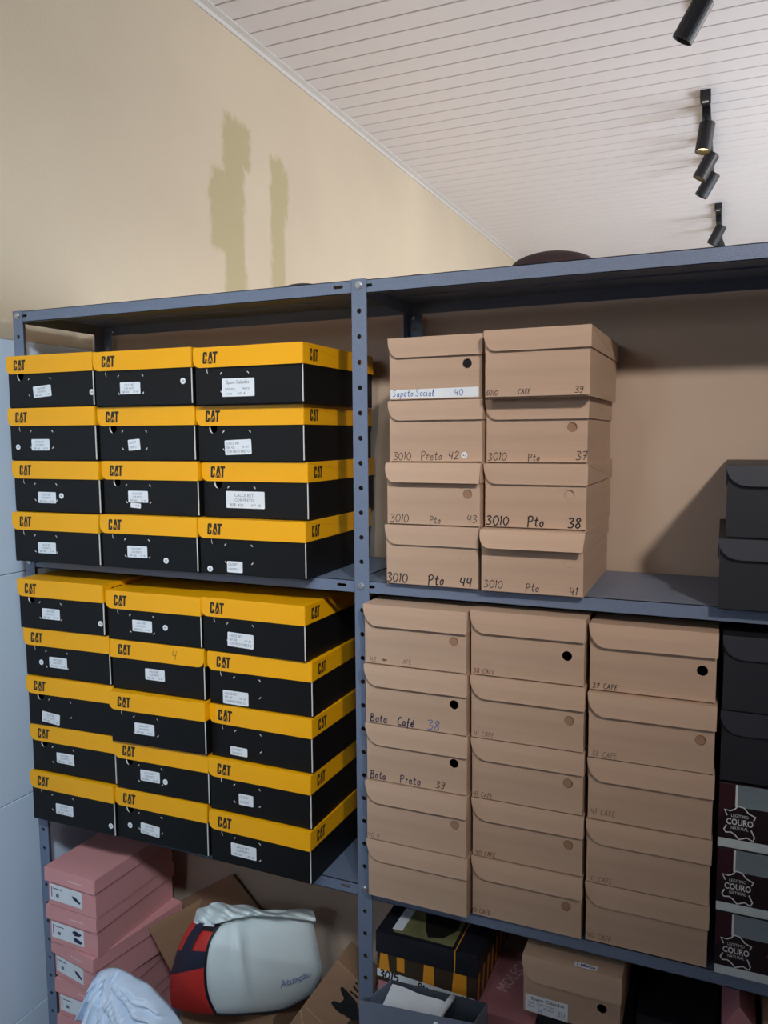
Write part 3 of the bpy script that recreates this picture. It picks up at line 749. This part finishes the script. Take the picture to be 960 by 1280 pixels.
# ================================================================== UNDER THE LOWER SHELF, LEFT
def pink_box(label, x, y, z, yaw, wd, h, d, sandal):
    s = Shoe('shoe_box', label, 'pink shoe boxes under the yellow lidded ones', x, y, z, yaw, wd, h, d)
    s.body('pink_card', inset=.0045); s.lid('pink_card', .036, .004, .004, tilt=.05)
    yf = s.yf-.0004; l = -wd/2
    b = MB(); b.prism([(l+.010, .016), (l+.118, .016), (l+.118, .058), (l+.010, .058)], yf-.0003, yf+.0003); o = b.build('label_sticker', 'paper_white', s.root)
    b = MB()
    if sandal:
        b.prism([(l+.083, .030), (l+.088, .022), (l+.108, .020), (l+.113, .026), (l+.100, .031), (l+.090, .034)], yf-.0007, yf-.0004)
        b.prism([(l+.080, .046), (l+.088, .038), (l+.104, .040), (l+.112, .046), (l+.098, .050), (l+.088, .052)], yf-.0007, yf-.0004)
    else:
        b.prism([(l+.084, .042), (l+.090, .034), (l+.110, .026), (l+.113, .030), (l+.096, .042)], yf-.0007, yf-.0004)
    b.build('shoe_picture', 'ink_navy', o)
    b = MB(); b.box(l+.014, l+.017, yf-.0007, yf-.0004, .024, .052); b.box(l+.020, l+.052, yf-.0007, yf-.0004, .047, .0495); b.box(l+.030, l+.040, yf-.0007, yf-.0004, .027, .035)
    b.build('print', 'print_grey', o)
    b = MB(); b.ribbon([(l+.080+.0022*k, h-.0205+.0015*math.sin(2.1*k)) for k in range(22)], .003, -.0003, s.T); b.build('brand_print', 'pink_print', s.root)
    return s
PZ = .0855; ph = .1045
PK = [('pink shoe box at the bottom of the pink stack', .030, -.012, .0, False), ('pink shoe box, second from the bottom of the pink stack', .033, -.016, -.02, True),
      ('pink shoe box, middle of the pink stack', .023, -.012, -.16, False), ('pink shoe box, second from the top, with dark sandal picture', .031, -.030, -.02, True),
      ('pink shoe box on top of the pink stack', .036, -.034, -.03, False)]
for i, (lb, x, y, yaw, sd) in enumerate(PK):
    pink_box(lb, x, y, PZ+i*ph, yaw, .168, ph, .29, sd)

# carton that carries the sports bag
ct = thing('carton', 'brown open carton with raised flaps behind the sports bag', 'carton', (.45, .2, .0855))
def cpart(name, mb, m): return reparent(mb.build(name, m), ct)
b = MB(); b.box(.315, .60, .125, .312, .0858, .250); cpart('body', b, 'kraft_carton')
def slab(pts, th, name, m):                    # quad panel with thickness
    P = [Vector(p) for p in pts]; n = (P[1]-P[0]).cross(P[2]-P[0]).normalized()*th
    b = MB(); b.add(P+[p+n for p in P], [(0, 1, 2, 3), (7, 6, 5, 4), (0, 4, 5, 1), (1, 5, 6, 2), (2, 6, 7, 3), (3, 7, 4, 0)]); return b
fl1 = slab([(.316, .127, .250), onX(186, 1160, .262), onX(252, 1124, .300), (.316, .30, .250)], .004, '', '')
cpart('side_flap', fl1, 'kraft_carton')
fl2 = slab([(.33, .309, .250), onY(222, 1128, .300), onY(290, 1093, .302), (.60, .309, .250)], .004, '', '')
cpart('back_flap', fl2, 'kraft_dark')

# sports bag wrapped in clear film
def bez(pts, t):
    n = len(pts)-1; x = min(max(t, 0), 1)*n; i = min(int(x), n-1); f = x-i
    a, b_, c, d_ = pts[max(i-1, 0)], pts[i], pts[i+1], pts[min(i+2, n)]
    out = []
    for k in range(len(a)):
        out.append(.5*(2*b_[k]+(c[k]-a[k])*f+(2*a[k]-5*b_[k]+4*c[k]-d_[k])*f*f+(3*b_[k]-a[k]-3*c[k]+d_[k])*f**3))
    return out
SEAM = [(275, 1156, .05), (262, 1178, .02), (257, 1208, .01), (259, 1242, .015), (270, 1268, .03)]
RIGHT = [(389, 1140, .225), (395, 1170, .215), (400, 1197, .205), (402, 1217, .205), (391, 1242, .205)]
TOP = [(275, 1156, .05), (300, 1143, .10), (340, 1137, .16), (389, 1140, .225)]
BOT = [(270, 1268, .03), (310, 1267, .08), (352, 1262, .15), (391, 1242, .205)]
LEFT = [(241, 1150, .075), (226, 1176, .06), (214, 1215, .055), (212, 1240, .055), (215, 1259, .06)]
def coons(u, v, L_, R_, T_, B_):
    l, r, t, b_ = bez(L_, v), bez(R_, v), bez(T_, u), bez(B_, u)
    return [(1-u)*l[k]+u*r[k]+(1-v)*t[k]+v*b_[k]-((1-u)*(1-v)*L_[0][k]+u*(1-v)*R_[0][k]+(1-u)*v*L_[-1][k]+u*v*R_[-1][k]) for k in range(3)]
def bulge(u, v): return max(0, math.sin(math.pi*u))**.45*max(0, math.sin(math.pi*v))**.45
def front(u, v, off=0.):
    x, y, Y = coons(u, v, SEAM, RIGHT, TOP, BOT)
    fold = .010*math.exp(-((u-.30-.05*math.sin(3*v))/.022)**2)*math.sin(math.pi*v)+.007*math.exp(-((u-.36-.04*v)/.02)**2)*v*(1-v)*3+.006*math.exp(-((v-.25-.35*u)/.05)**2)*u*(1-u)*3 + .004*math.sin(9*u+5*v)*u*(1-u)
    return onY(x, y, Y-.034*bulge(u, v)-fold-off)
GT = [LEFT[0], (258, 1151, .06), SEAM[0]]; GB = [LEFT[-1], (240, 1266, .042), SEAM[-1]]
def side(u, v, off=0.):
    x, y, Y = coons(u, v, LEFT, SEAM, GT, GB); return onY(x, y, Y-.012*bulge(u, v)-off)
bag = thing('sports_bag', 'white sports bag with red and navy side panel in clear plastic wrap', 'bag', (.55, .15, .30))
def bpart(name, mb, m, smooth=True): return reparent(mb.build(name, m, smooth=smooth), bag)
b = MB(); b.grid(lambda u, v: front(u, v), 26, 18); bpart('front_panel', b, 'bag_white')
b = MB(); b.grid(lambda u, v: side(u, v), 12, 18); bpart('side_panel', b, 'bag_red')
def back(u, v):
    l = bez(LEFT, v); r = bez(RIGHT, v); a = onY(*l); c = onY(*r); p = a.lerp(c, u)
    return p + Vector((0, 1, 0))*(.03*bulge(u, v))
b = MB(); b.grid(back, 12, 12); bpart('back_panel', b, 'bag_white')
for nm, v_, T_ in (('top_panel', 0, 0), ('bottom_panel', 1, 0)):
    def cap(u, w_, v_=v_):
        f = (side(u*4, v_) if u < .25 else front((u-.25)/.75, v_)); g = back(u, v_); return f.lerp(g, w_)
    b = MB(); b.grid(cap, 20, 4); bpart(nm, b, 'bag_navy' if v_ else 'bag_white')
b = MB(); b.grid(lambda u, v: side(u, .33+.20*v+.05*u*(1-v)-.03*u, .003), 10, 4); bpart('navy_band', b, 'bag_navy')
b = MB(); b.grid(lambda u, v: side(.28+.30*u-.1*v, .02+.34*v, .005), 4, 8); bpart('navy_strap', b, 'bag_navy')
b = MB(); b.grid(lambda u, v: side(.45+.55*u, .0+.13*v, .004), 6, 3); bpart('black_trim', b, 'bag_piping')
b = MB(); b.grid(lambda u, v: side(.50+.30*u, .03+.055*v-.02*u, .006), 4, 2); bpart('white_zip', b, 'paper_white')
b = MB(); b.tube([side(1, v/24, .003) for v in range(25)] + [front(u/16, 1, .002) for u in range(1, 17)], .004, 8); bpart('piping', b, 'bag_piping')
# wrap: crumpled film over the top edge
random.seed(3)
WTOP = [(240, 1150, .095), (252, 1134, .09), (272, 1129, .10), (300, 1131, .12), (335, 1137, .17), (391, 1137, .235)]
WBOT = [(241, 1153, .075), (258, 1157, .05), (284, 1151, .045), (312, 1145, .075), (350, 1146, .12), (394, 1152, .205)]
def wrap(u, v):
    a, c = bez(WTOP, u), bez(WBOT, u); p = [a[k]*(1-v)+c[k]*v for k in range(3)]
    return onY(p[0]+1.2*math.sin(31*u+3*v), p[1]+1.5*math.sin(23*u+2)*(1-v), p[2]-.012*math.sin(math.pi*v)-.005*math.sin(27*u+6*v)-.004*math.sin(53*u-9*v)-.006)
b = MB(); b.grid(wrap, 44, 10); bpart('plastic_wrap', b, 'bag_white')
b = MB()
TT = lambda p: front((p[0]-258)/140, (p[2])/1.0, .0025)
vs, fs, wd_ = text_geo('Atuação', .02)
b.add([front(.655+.235*(a/wd_), .775-.080*(c/.7)-.03*(a/wd_), .003) for a, c in vs], fs); bpart('brand_print', b, 'bag_text', False)

# leaning kraft carton with a black splash print
lc = thing('carton', 'kraft carton leaning behind the post with black splash print', 'carton', (.7, .04, .086))
ang = math.radians(57)
ux, uz = math.cos(ang), math.sin(ang)            # along the long edge
YL = .040; PA, PB = onY(362, 1280, YL), onY(440, 1175, YL)
ang = math.atan2(PB.z-PA.z, PB.x-PA.x); ux, uz = math.cos(ang), math.sin(ang)
P0 = PA - Vector((ux, 0, uz))*((PA.z-.152)/uz); LEN, WID = .44, .10
def LQ(a, c, y): return (P0.x+ux*a+uz*c, y, P0.z+uz*a-ux*c)
b = MB(); b.add([LQ(a, c, y) for a in (0, LEN) for c in (0, WID) for y in (YL, YL+.075)],
                [(0, 1, 3, 2), (4, 6, 7, 5), (0, 4, 5, 1), (2, 3, 7, 6), (0, 2, 6, 4), (1, 5, 7, 3)])
reparent(b.build('body', 'kraft_carton', bevel=.002), lc)
SPL = [(510, 830), (525, 812), (545, 808), (600, 830), (632, 800), (640, 780), (618, 740), (603, 690), (612, 670), (632, 672), (665, 705), (720, 765), (750, 800), (775, 840), (778, 1000), (735, 1012), (690, 985), (640, 950), (600, 932), (560, 900), (530, 862)]
b = MB()
def pp(q): p = onY(350+q[0]/8, 1150+q[1]/8, YL-.0006); return p
def cutx(q): p = pp(q); return p
b.add([cutx(q) for q in SPL], [tuple(range(len(SPL)))])
for st in ([(700, 712), (740, 742), (778, 780)], [(735, 660), (755, 690), (778, 722)], [(755, 628), (768, 636), (779, 640)]):
    q = [cutx(t) for t in st]; b.ribbon([(p.x, p.z) for p in q], .005, YL-.0006)
reparent(b.build('splash_print', 'ink_black'), lc)
b = MB(); q = [pp(t) for t in [(215, 905), (212, 960), (225, 1020), (250, 1060)]]; b.ribbon([(p.x, p.z) for p in q], .0016, YL-.0006)
q = [pp(t) for t in [(258, 870), (340, 950), (440, 1050)]]; b.ribbon([(p.x, p.z) for p in q], .0012, YL-.0006)
reparent(b.build('flap_crease', 'kraft_edge'), lc)

# white carrier bag on the floor
random.seed(11)
YB = -.092
RIDGE = [onY(px, py, YB) for px, py in [(120, 1252), (119, 1230), (122, 1217), (131, 1211), (143, 1209), (156, 1213), (170, 1221), (186, 1230), (199, 1243), (212, 1257), (229, 1281), (246, 1312), (254, 1360)]]
RIDGE = [(p.x, p.z) for p in RIDGE]
APX = (RIDGE[3][0]+.012, RIDGE[3][1]+.02)
def carrier(u, v):
    X, zt = bez(RIDGE, u)
    wide = .02+.13*min(1, math.sin(math.pi*min(max(u*.96+.02, 0), 1))**.5)
    if v < .85:
        t = v/.85; y = YB - wide*(1-t)**.8; z = zt*math.sin(t*math.pi/2)**.8
    else:
        t = (v-.85)/.15; y = YB + .012*t; z = zt*(1-t)
    th = math.atan2(X-APX[0], max(.02, APX[1]-z))           # creases fan out below the knot
    r = math.hypot(X-APX[0], APX[1]-z)
    k = min(1, r/.05)*min(1, (1-u)*8)*(1 if v < .7 else max(0, (.85-v)/.15))
    f = .013*math.sin(15*th+1.2)+.010*math.sin(33*th+.6+6*r)+.006*math.sin(57*th+13*z)+.004*math.sin(90*r+19*th)+.003*math.sin(160*X+120*z)
    f += -.020*math.exp(-((th-.42)/.10)**2)                  # the deep fold
    return Vector((X + .3*f*k, min(y - f*k, -.077), max(z, .001)))
cbm = MB(); cbm.grid(carrier, 90, 60)
cbo = cbm.build('carrier_bag', 'plastic_white', smooth=True)
tag(cbo, 'white crumpled plastic carrier bag in front of the pink boxes', 'plastic bag')

# ================================================================== UNDER THE LOWER SHELF, RIGHT
SB = .3305       # bottom tray of the right unit
def simple_box(name, label, group, x0, x1, y0, y1, z0, z1, mb_, ml, lh=.03, cat='shoe box', yaw=0.):
    o = thing(name, label, cat, ((x0+x1)/2, (y0+y1)/2, z0), yaw, group)
    w2, d2, h = (x1-x0)/2, (y1-y0)/2, z1-z0
    b = MB(); b.box(-w2+.002, w2-.002, -d2+.002, d2-.002, 0, h-.002); b.build('body', mb_, o)
    b = MB(); b.box(-w2, w2, -d2, d2, h-.0016, h); b.box(-w2, w2, -d2, -d2+.0016, h-lh, h); b.box(-w2, w2, d2-.0016, d2, h-lh, h)
    b.box(-w2, -w2+.0016, -d2, d2, h-lh, h); b.box(w2-.0016, w2, -d2, d2, h-lh, h); b.build('lid', ml, o, bevel=.0008)
    return o, w2, d2, h
gp = 'dusty pink shoe boxes under the kraft ones'
simple_box('shoe_box', 'dusty pink shoe box at the bottom below the striped box', gp, .945, 1.276, .0, .205, SB, SB+.1, 'pink_dusty', 'pink_dusty')
o, w2, d2, h = simple_box('shoe_box', 'dusty pink shoe box with pale lettering under the striped box', gp, .943, 1.276, -.002, .205, SB+.1, .533, 'pink_dusty', 'pink_dusty')
b = MB()
Tt = lambda p: (p[0], p[2], h+.0004)
r_ = math.radians(78)
add_text(b, 'MOLECA', .094, -.035, .026, 0, Tt, width=.115, rot=r_, bold=.0)
b.ribbon([(.130+.0012*k, -.005+.0036*k+.003*math.sin(2.3*k)) for k in range(20)], .006, 0, Tt)
b.build('brand_print', 'pink_print', o)
# striped box
o, w2, d2, h = simple_box('shoe_box', 'black lidded box with yellow stripes and white tape marked 3015', None, .938, 1.160, .0, .30, .5335, .643, 'stripe_olive', 'lid_dark', lh=.046)
for a, c, e in ((.004, .026, .010), (.047, .064, .047), (.105, .130, .108), (.168, .200, .172)):
    lo = .031 if a == .047 else .014
    b = MB(); b.prism([(-w2+e, h-.047), (-w2+c, h-.047), (-w2+c+.006*(a < .02), lo), (-w2+a, lo)], -d2+.0012, -d2+.002)
    b.build('yellow_stripe', 'stripe_yellow', o)
for k in range(8):
    y = -d2+.008+k*.034; x = w2-.0019; b = MB()
    b.add([(x, y, .004), (x, y+.012, .004), (x, y+.024, h-.047), (x, y+.012, h-.047)], [(0, 1, 2, 3)])
    b.build('side_stripe', 'stripe_yellow', o)
b = MB(); b.prism([(-w2+.002, .010), (w2-.004, .002), (w2-.004, .017), (-w2+.002, .026)], -d2+.0006, -d2+.0012); tp = b.build('tape_strip', 'paper_white', o)
b = MB(); handwrite(b, '3015', -w2+.007, .0075, .0175, .0036, -d2+.0004); handwrite(b, 'Pto', -w2+.095, .006, .0125, .003, -d2+.0004)
handwrite(b, '39', w2-.034, .0035, .0125, .003, -d2+.0004); b.build('handwriting', 'ink_black', tp)
b = MB(); b.box(-w2+.035, w2-.055, -d2+.012, d2-.03, h, h+.0003); pic = b.build('lid_picture', 'photo_olive', o)
b = MB(); b.box(-w2+.030, -w2+.052, -d2+.02, d2-.05, h+.0003, h+.0006); b.build('picture_edge', 'paper_white', pic)
b = MB(); shoe_pts = [(-w2+.075, .0), (-w2+.085, .020), (-w2+.105, .030), (-w2+.13, .022), (-w2+.155, .026), (-w2+.160, -.04), (-w2+.14, -.075), (-w2+.11, -.085), (-w2+.095, -.06)]
b.add([(x, y-.045, h+.0008) for x, y in shoe_pts], [tuple(range(len(shoe_pts)))]); b.build('shoe_picture', 'photo_shoe', pic)
b = MB(); b.tube([(w2-.046, d2-.02, h+.001), (w2-.046, -d2-.001, h+.001), (w2-.047, -d2-.0012, h-.044)], .0013, 6); b.build('yellow_cord', 'stripe_yellow', o)
# kraft box with shop label, on a black box
simple_box('shoe_box', 'black shoe box at the bottom below the kraft box with shop label', 'black shoe boxes on the bottom tray', 1.280, 1.455, .012, .30, SB, SB+.116, 'box_black', 'box_black')
simple_box('shoe_box', 'black shoe box directly under the kraft box with shop label', 'black shoe boxes on the bottom tray', 1.280, 1.455, .012, .30, SB+.1165, .5625, 'box_black', 'box_black')
s = kraft_box('kraft shoe box with a white shop label, below the lower shelf', None, 1.2545, -.010, .563, .0, .186, .120, 'kraft_lower', hole=(752, 1262), hkind='open', lh=.049, rx=.030, rz=.040, tilt=.10)
l = -s.w/2
b = MB(); b.prism([(l+.006, -.0+.005), (l+.088, .002), (l+.088, .0385), (l+.006, .0385)], s.yf-.0006, s.yf-.0001); lbm = b.build('label_sticker', 'paper_white', s.root)
b = MB(); add_text(b, 'Spano Calçados', l+.017, .029, .0065, s.yf-.0009, width=.064, bold=.012); b.build('shop_print', 'ink_black', lbm)
b = MB()
for k, (tx, zz) in enumerate((('Ref  420   Cor', .021), ('Par  1   Preto', .014))): add_text(b, tx, l+.012, zz, .0045, s.yf-.0009, width=.05)
handwrite(b, '41', l+.030, .0055, .0075, .0009, s.yf-.0009); handwrite(b, '20', l+.068, .009, .010, .0010, s.yf-.0009)
b.build('print', 'ink_blue', lbm)
b = MB(); b.box(.005, .047, -s.d/2+.004, -s.d/2+.016, s.h, s.h+.0005); st = b.build('price_sticker', 'paper_white', s.root)
b = MB(); add_text(b, '1 Março', .008, -s.d/2+.006, .0075, 0, lambda p: (p[0], p[2], s.h+.0009), width=.036, bold=.03); b.build('print', 'print_blue', st)
# dark boxes further right
simple_box('shoe_box', 'navy black shoe box at the bottom, behind the shadowed lower tray', 'black shoe boxes on the bottom tray', 1.462, 1.602, .045, .30, SB, SB+.125, 'box_black', 'lid_dark')
simple_box('shoe_box', 'navy black shoe box on another, to the right of the kraft box with label', 'black shoe boxes on the bottom tray', 1.462, 1.602, .045, .30, SB+.1255, .582, 'box_black', 'lid_dark')
lp = thing('shoe_box', 'pink shoe box standing on end beside a brown carton', 'shoe box', (1.64, .12, SB))
b = MB(); b.prism([(1.609, SB), (1.672, SB), (1.668, SB+.30), (1.640, SB+.335), (1.612, SB+.29)], .02, .28); reparent(b.build('body', 'pink_dusty'), lp)
b = MB(); b.prism([(1.6085, SB+.001), (1.6725, SB+.001), (1.6715, SB+.05), (1.6090, SB+.05)], .0185, .2815); reparent(b.build('lid', 'pink_dusty'), lp)
simple_box('carton', 'brown carton at the end of the bottom tray', None, 1.678, 1.80, .01, .29, SB, .66, 'kraft_dark', 'kraft_carton', cat='carton')
# grey paper carrier in front of the shelf
pb = thing('paper_bag', 'grey paper shopping bag with white lining standing before the post', 'bag', (1.08, -.105, 0))
x0, x1, y0, y1 = .969, 1.20, -.150, -.062
def gz(x, front_): return (.600+.02*(x-x0)/.23) if front_ else (.568+.03*min(1, (x-x0)/.05))
def wallq(a, c, name, m, fa, fc, th=.0012):
    b = MB(); n = Vector((-(c[1]-a[1]), c[0]-a[0], 0)).normalized()*th
    P = [Vector((a[0], a[1], 0)), Vector((c[0], c[1], 0)), Vector((c[0], c[1], fc)), Vector((a[0], a[1], fa))]
    b.add(P+[p+n for p in P], [(0, 1, 2, 3), (7, 6, 5, 4), (0, 4, 5, 1), (1, 5, 6, 2), (2, 6, 7, 3), (3, 7, 4, 0)])
    return reparent(b.build(name, m), pb)
wallq((x0, y0), (x1, y0), 'front_panel', 'paper_grey', .600, .622)
wallq((x1, y0), (x1, y1), 'side_panel', 'paper_grey', .622, .600)
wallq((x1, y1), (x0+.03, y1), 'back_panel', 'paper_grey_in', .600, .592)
wallq((x0+.03, y1), (x0+.004, (y0+y1)/2), 'side_panel', 'paper_grey', .592, .578)
wallq((x0+.004, (y0+y1)/2), (x0, y0), 'side_panel', 'paper_grey', .578, .600)
b = MB(); b.box(x0, x1, y0, y1, 0, .002); reparent(b.build('base', 'paper_grey'), pb)
b = MB()
def tis(u, v):
    x = x0+.035+.115*u; y = y1-.006-.055*v
    return Vector((x, y, .588-.012*v-.006*u+.0015*math.sin(9*u)))
b.grid(tis, 16, 6); reparent(b.build('tissue_lining', 'paper_white', smooth=True), pb)
b = MB(); hp_ = [onY(566, 1246, y1), onY(560, 1254, y1-.02), onY(552, 1266, y1-.045), onY(545, 1282, y0-.003), onY(541, 1300, y0-.004)]
b.tube(hp_, .0062, 8); reparent(b.build('handle', 'paper_white', smooth=True), pb)

# ================================================================== ON TOP OF THE SHELVES
def hat(label, x, y, z, r, h, m):
    o = thing('hat', label, 'hat', (x, y, z), 0, 'hats lying on the top shelf'); n = 28
    def lathe(pr, name):
        b = MB(); b.grid(lambda u, v: ((lambda q: Vector((q[0]*math.cos(2*math.pi*u), q[0]*.85*math.sin(2*math.pi*u), q[1])))(bez(pr, v))), n, 12); return b.build(name, m, o, smooth=True)
    lathe([(.002, h), (r*.35, h*.97), (r*.75, h*.72), (r*.95, h*.3), (r, .006)], 'crown')
    lathe([(r, .008), (r*1.2, .004), (r*1.42, .001)], 'brim')
hat('dark maroon rounded hat on the top shelf above the kraft boxes', 1.262, .155, 1.9905, .095, .049, 'hat_maroon')
hat('dark flat hat on the top shelf above the yellow lidded boxes', .700, .16, 1.9915, .070, .0335, 'hat_dark')
hat('rust coloured hat on the top shelf beside the middle post', .985, .15, 1.9905, .060, .0285, 'hat_rust')

# ================================================================== CEILING TRACK LIGHTS
def track(label, x, y0, y1, heads):
    o = thing('track_light', label, 'ceiling light', (x, (y0+y1)/2, ZC), 0, 'black track lights on the plank ceiling')
    def tp(name, mb, m, parent=None, smooth=False):
        if parent is None: return reparent(mb.build(name, m, smooth=smooth), o)
        ob = mb.build(name, m, smooth=smooth); ob.parent = parent; return ob
    b = MB(); b.box(x-.017, x+.017, y0, y1, ZC-.022, ZC-.0005); tp('rail', b, 'lamp_black')
    b = MB(); b.box(x-.021, x+.021, y0-.03, y0+.04, ZC-.034, ZC-.0005); tp('feed_box', b, 'lamp_black')
    b = MB(); b.box(x-.012, x+.012, y0+.002, y0+.018, ZC-.037, ZC-.034); tp('feed_label', b, 'trim_white')
    for (hy, dx, dy, dz, lit) in heads:
        d = Vector((dx, dy, dz)).normalized()
        b = MB(); b.box(x-.016, x+.016, hy-.05, hy+.05, ZC-.052, ZC-.022); tp('adapter', b, 'lamp_black')
        b = MB(); b.tube([(x, hy, ZC-.052), (x, hy, ZC-.10)], .006, 8); tp('stem', b, 'lamp_black')
        r = .034; L = .128; top = Vector((x, hy, ZC-.115)) - d*.045
        a = d.orthogonal().normalized(); c = d.cross(a); n = 22
        prof = [(0, .0), (0, r*.9), (.004, r), (L, r), (L, r-.003), (L-.020, r-.006)]
        b = MB(); vs = []; fs = []
        for (q0, q1) in prof[1:]: vs += [top+d*q0+(a*math.cos(2*math.pi*k/n)+c*math.sin(2*math.pi*k/n))*q1 for k in range(n)]
        for i in range(len(prof)-2): fs += [(i*n+k, i*n+(k+1) % n, (i+1)*n+(k+1) % n, (i+1)*n+k) for k in range(n)]
        fs.append(tuple(range(n))); b.add(vs, fs)
        h_ = tp('lamp_head', b, 'lamp_black')
        b = MB(); q = top+d*(L-.0195)
        b.add([q+(a*math.cos(2*math.pi*k/n)+c*math.sin(2*math.pi*k/n))*(r-.006) for k in range(n)], [tuple(range(n))])
        b.build('lens', 'lamp_glow' if lit else 'lamp_off', h_)
        if lit:
            lamp('track_spot', 'SPOT', q+d*.03, 45, (1.0, .82, .56), .03, q+d, 95, .6)
track('black track light with a single visible spot head', 1.455, .55, 1.62, [(1.40, -.52, .10, -.85, False)])
track('black track light with three spot heads, two of them lit', 1.455, 2.34, 3.42, [(2.50, -.12, -.12, -.98, True), (2.92, -.46, -.05, -.88, True), (3.24, -.50, .08, -.86, False)])
track('black track light farthest from the shelves with small spot heads', 1.485, 4.16, 5.10, [(4.42, -.46, .05, -.88, False), (4.78, .35, .1, -.9, False)])
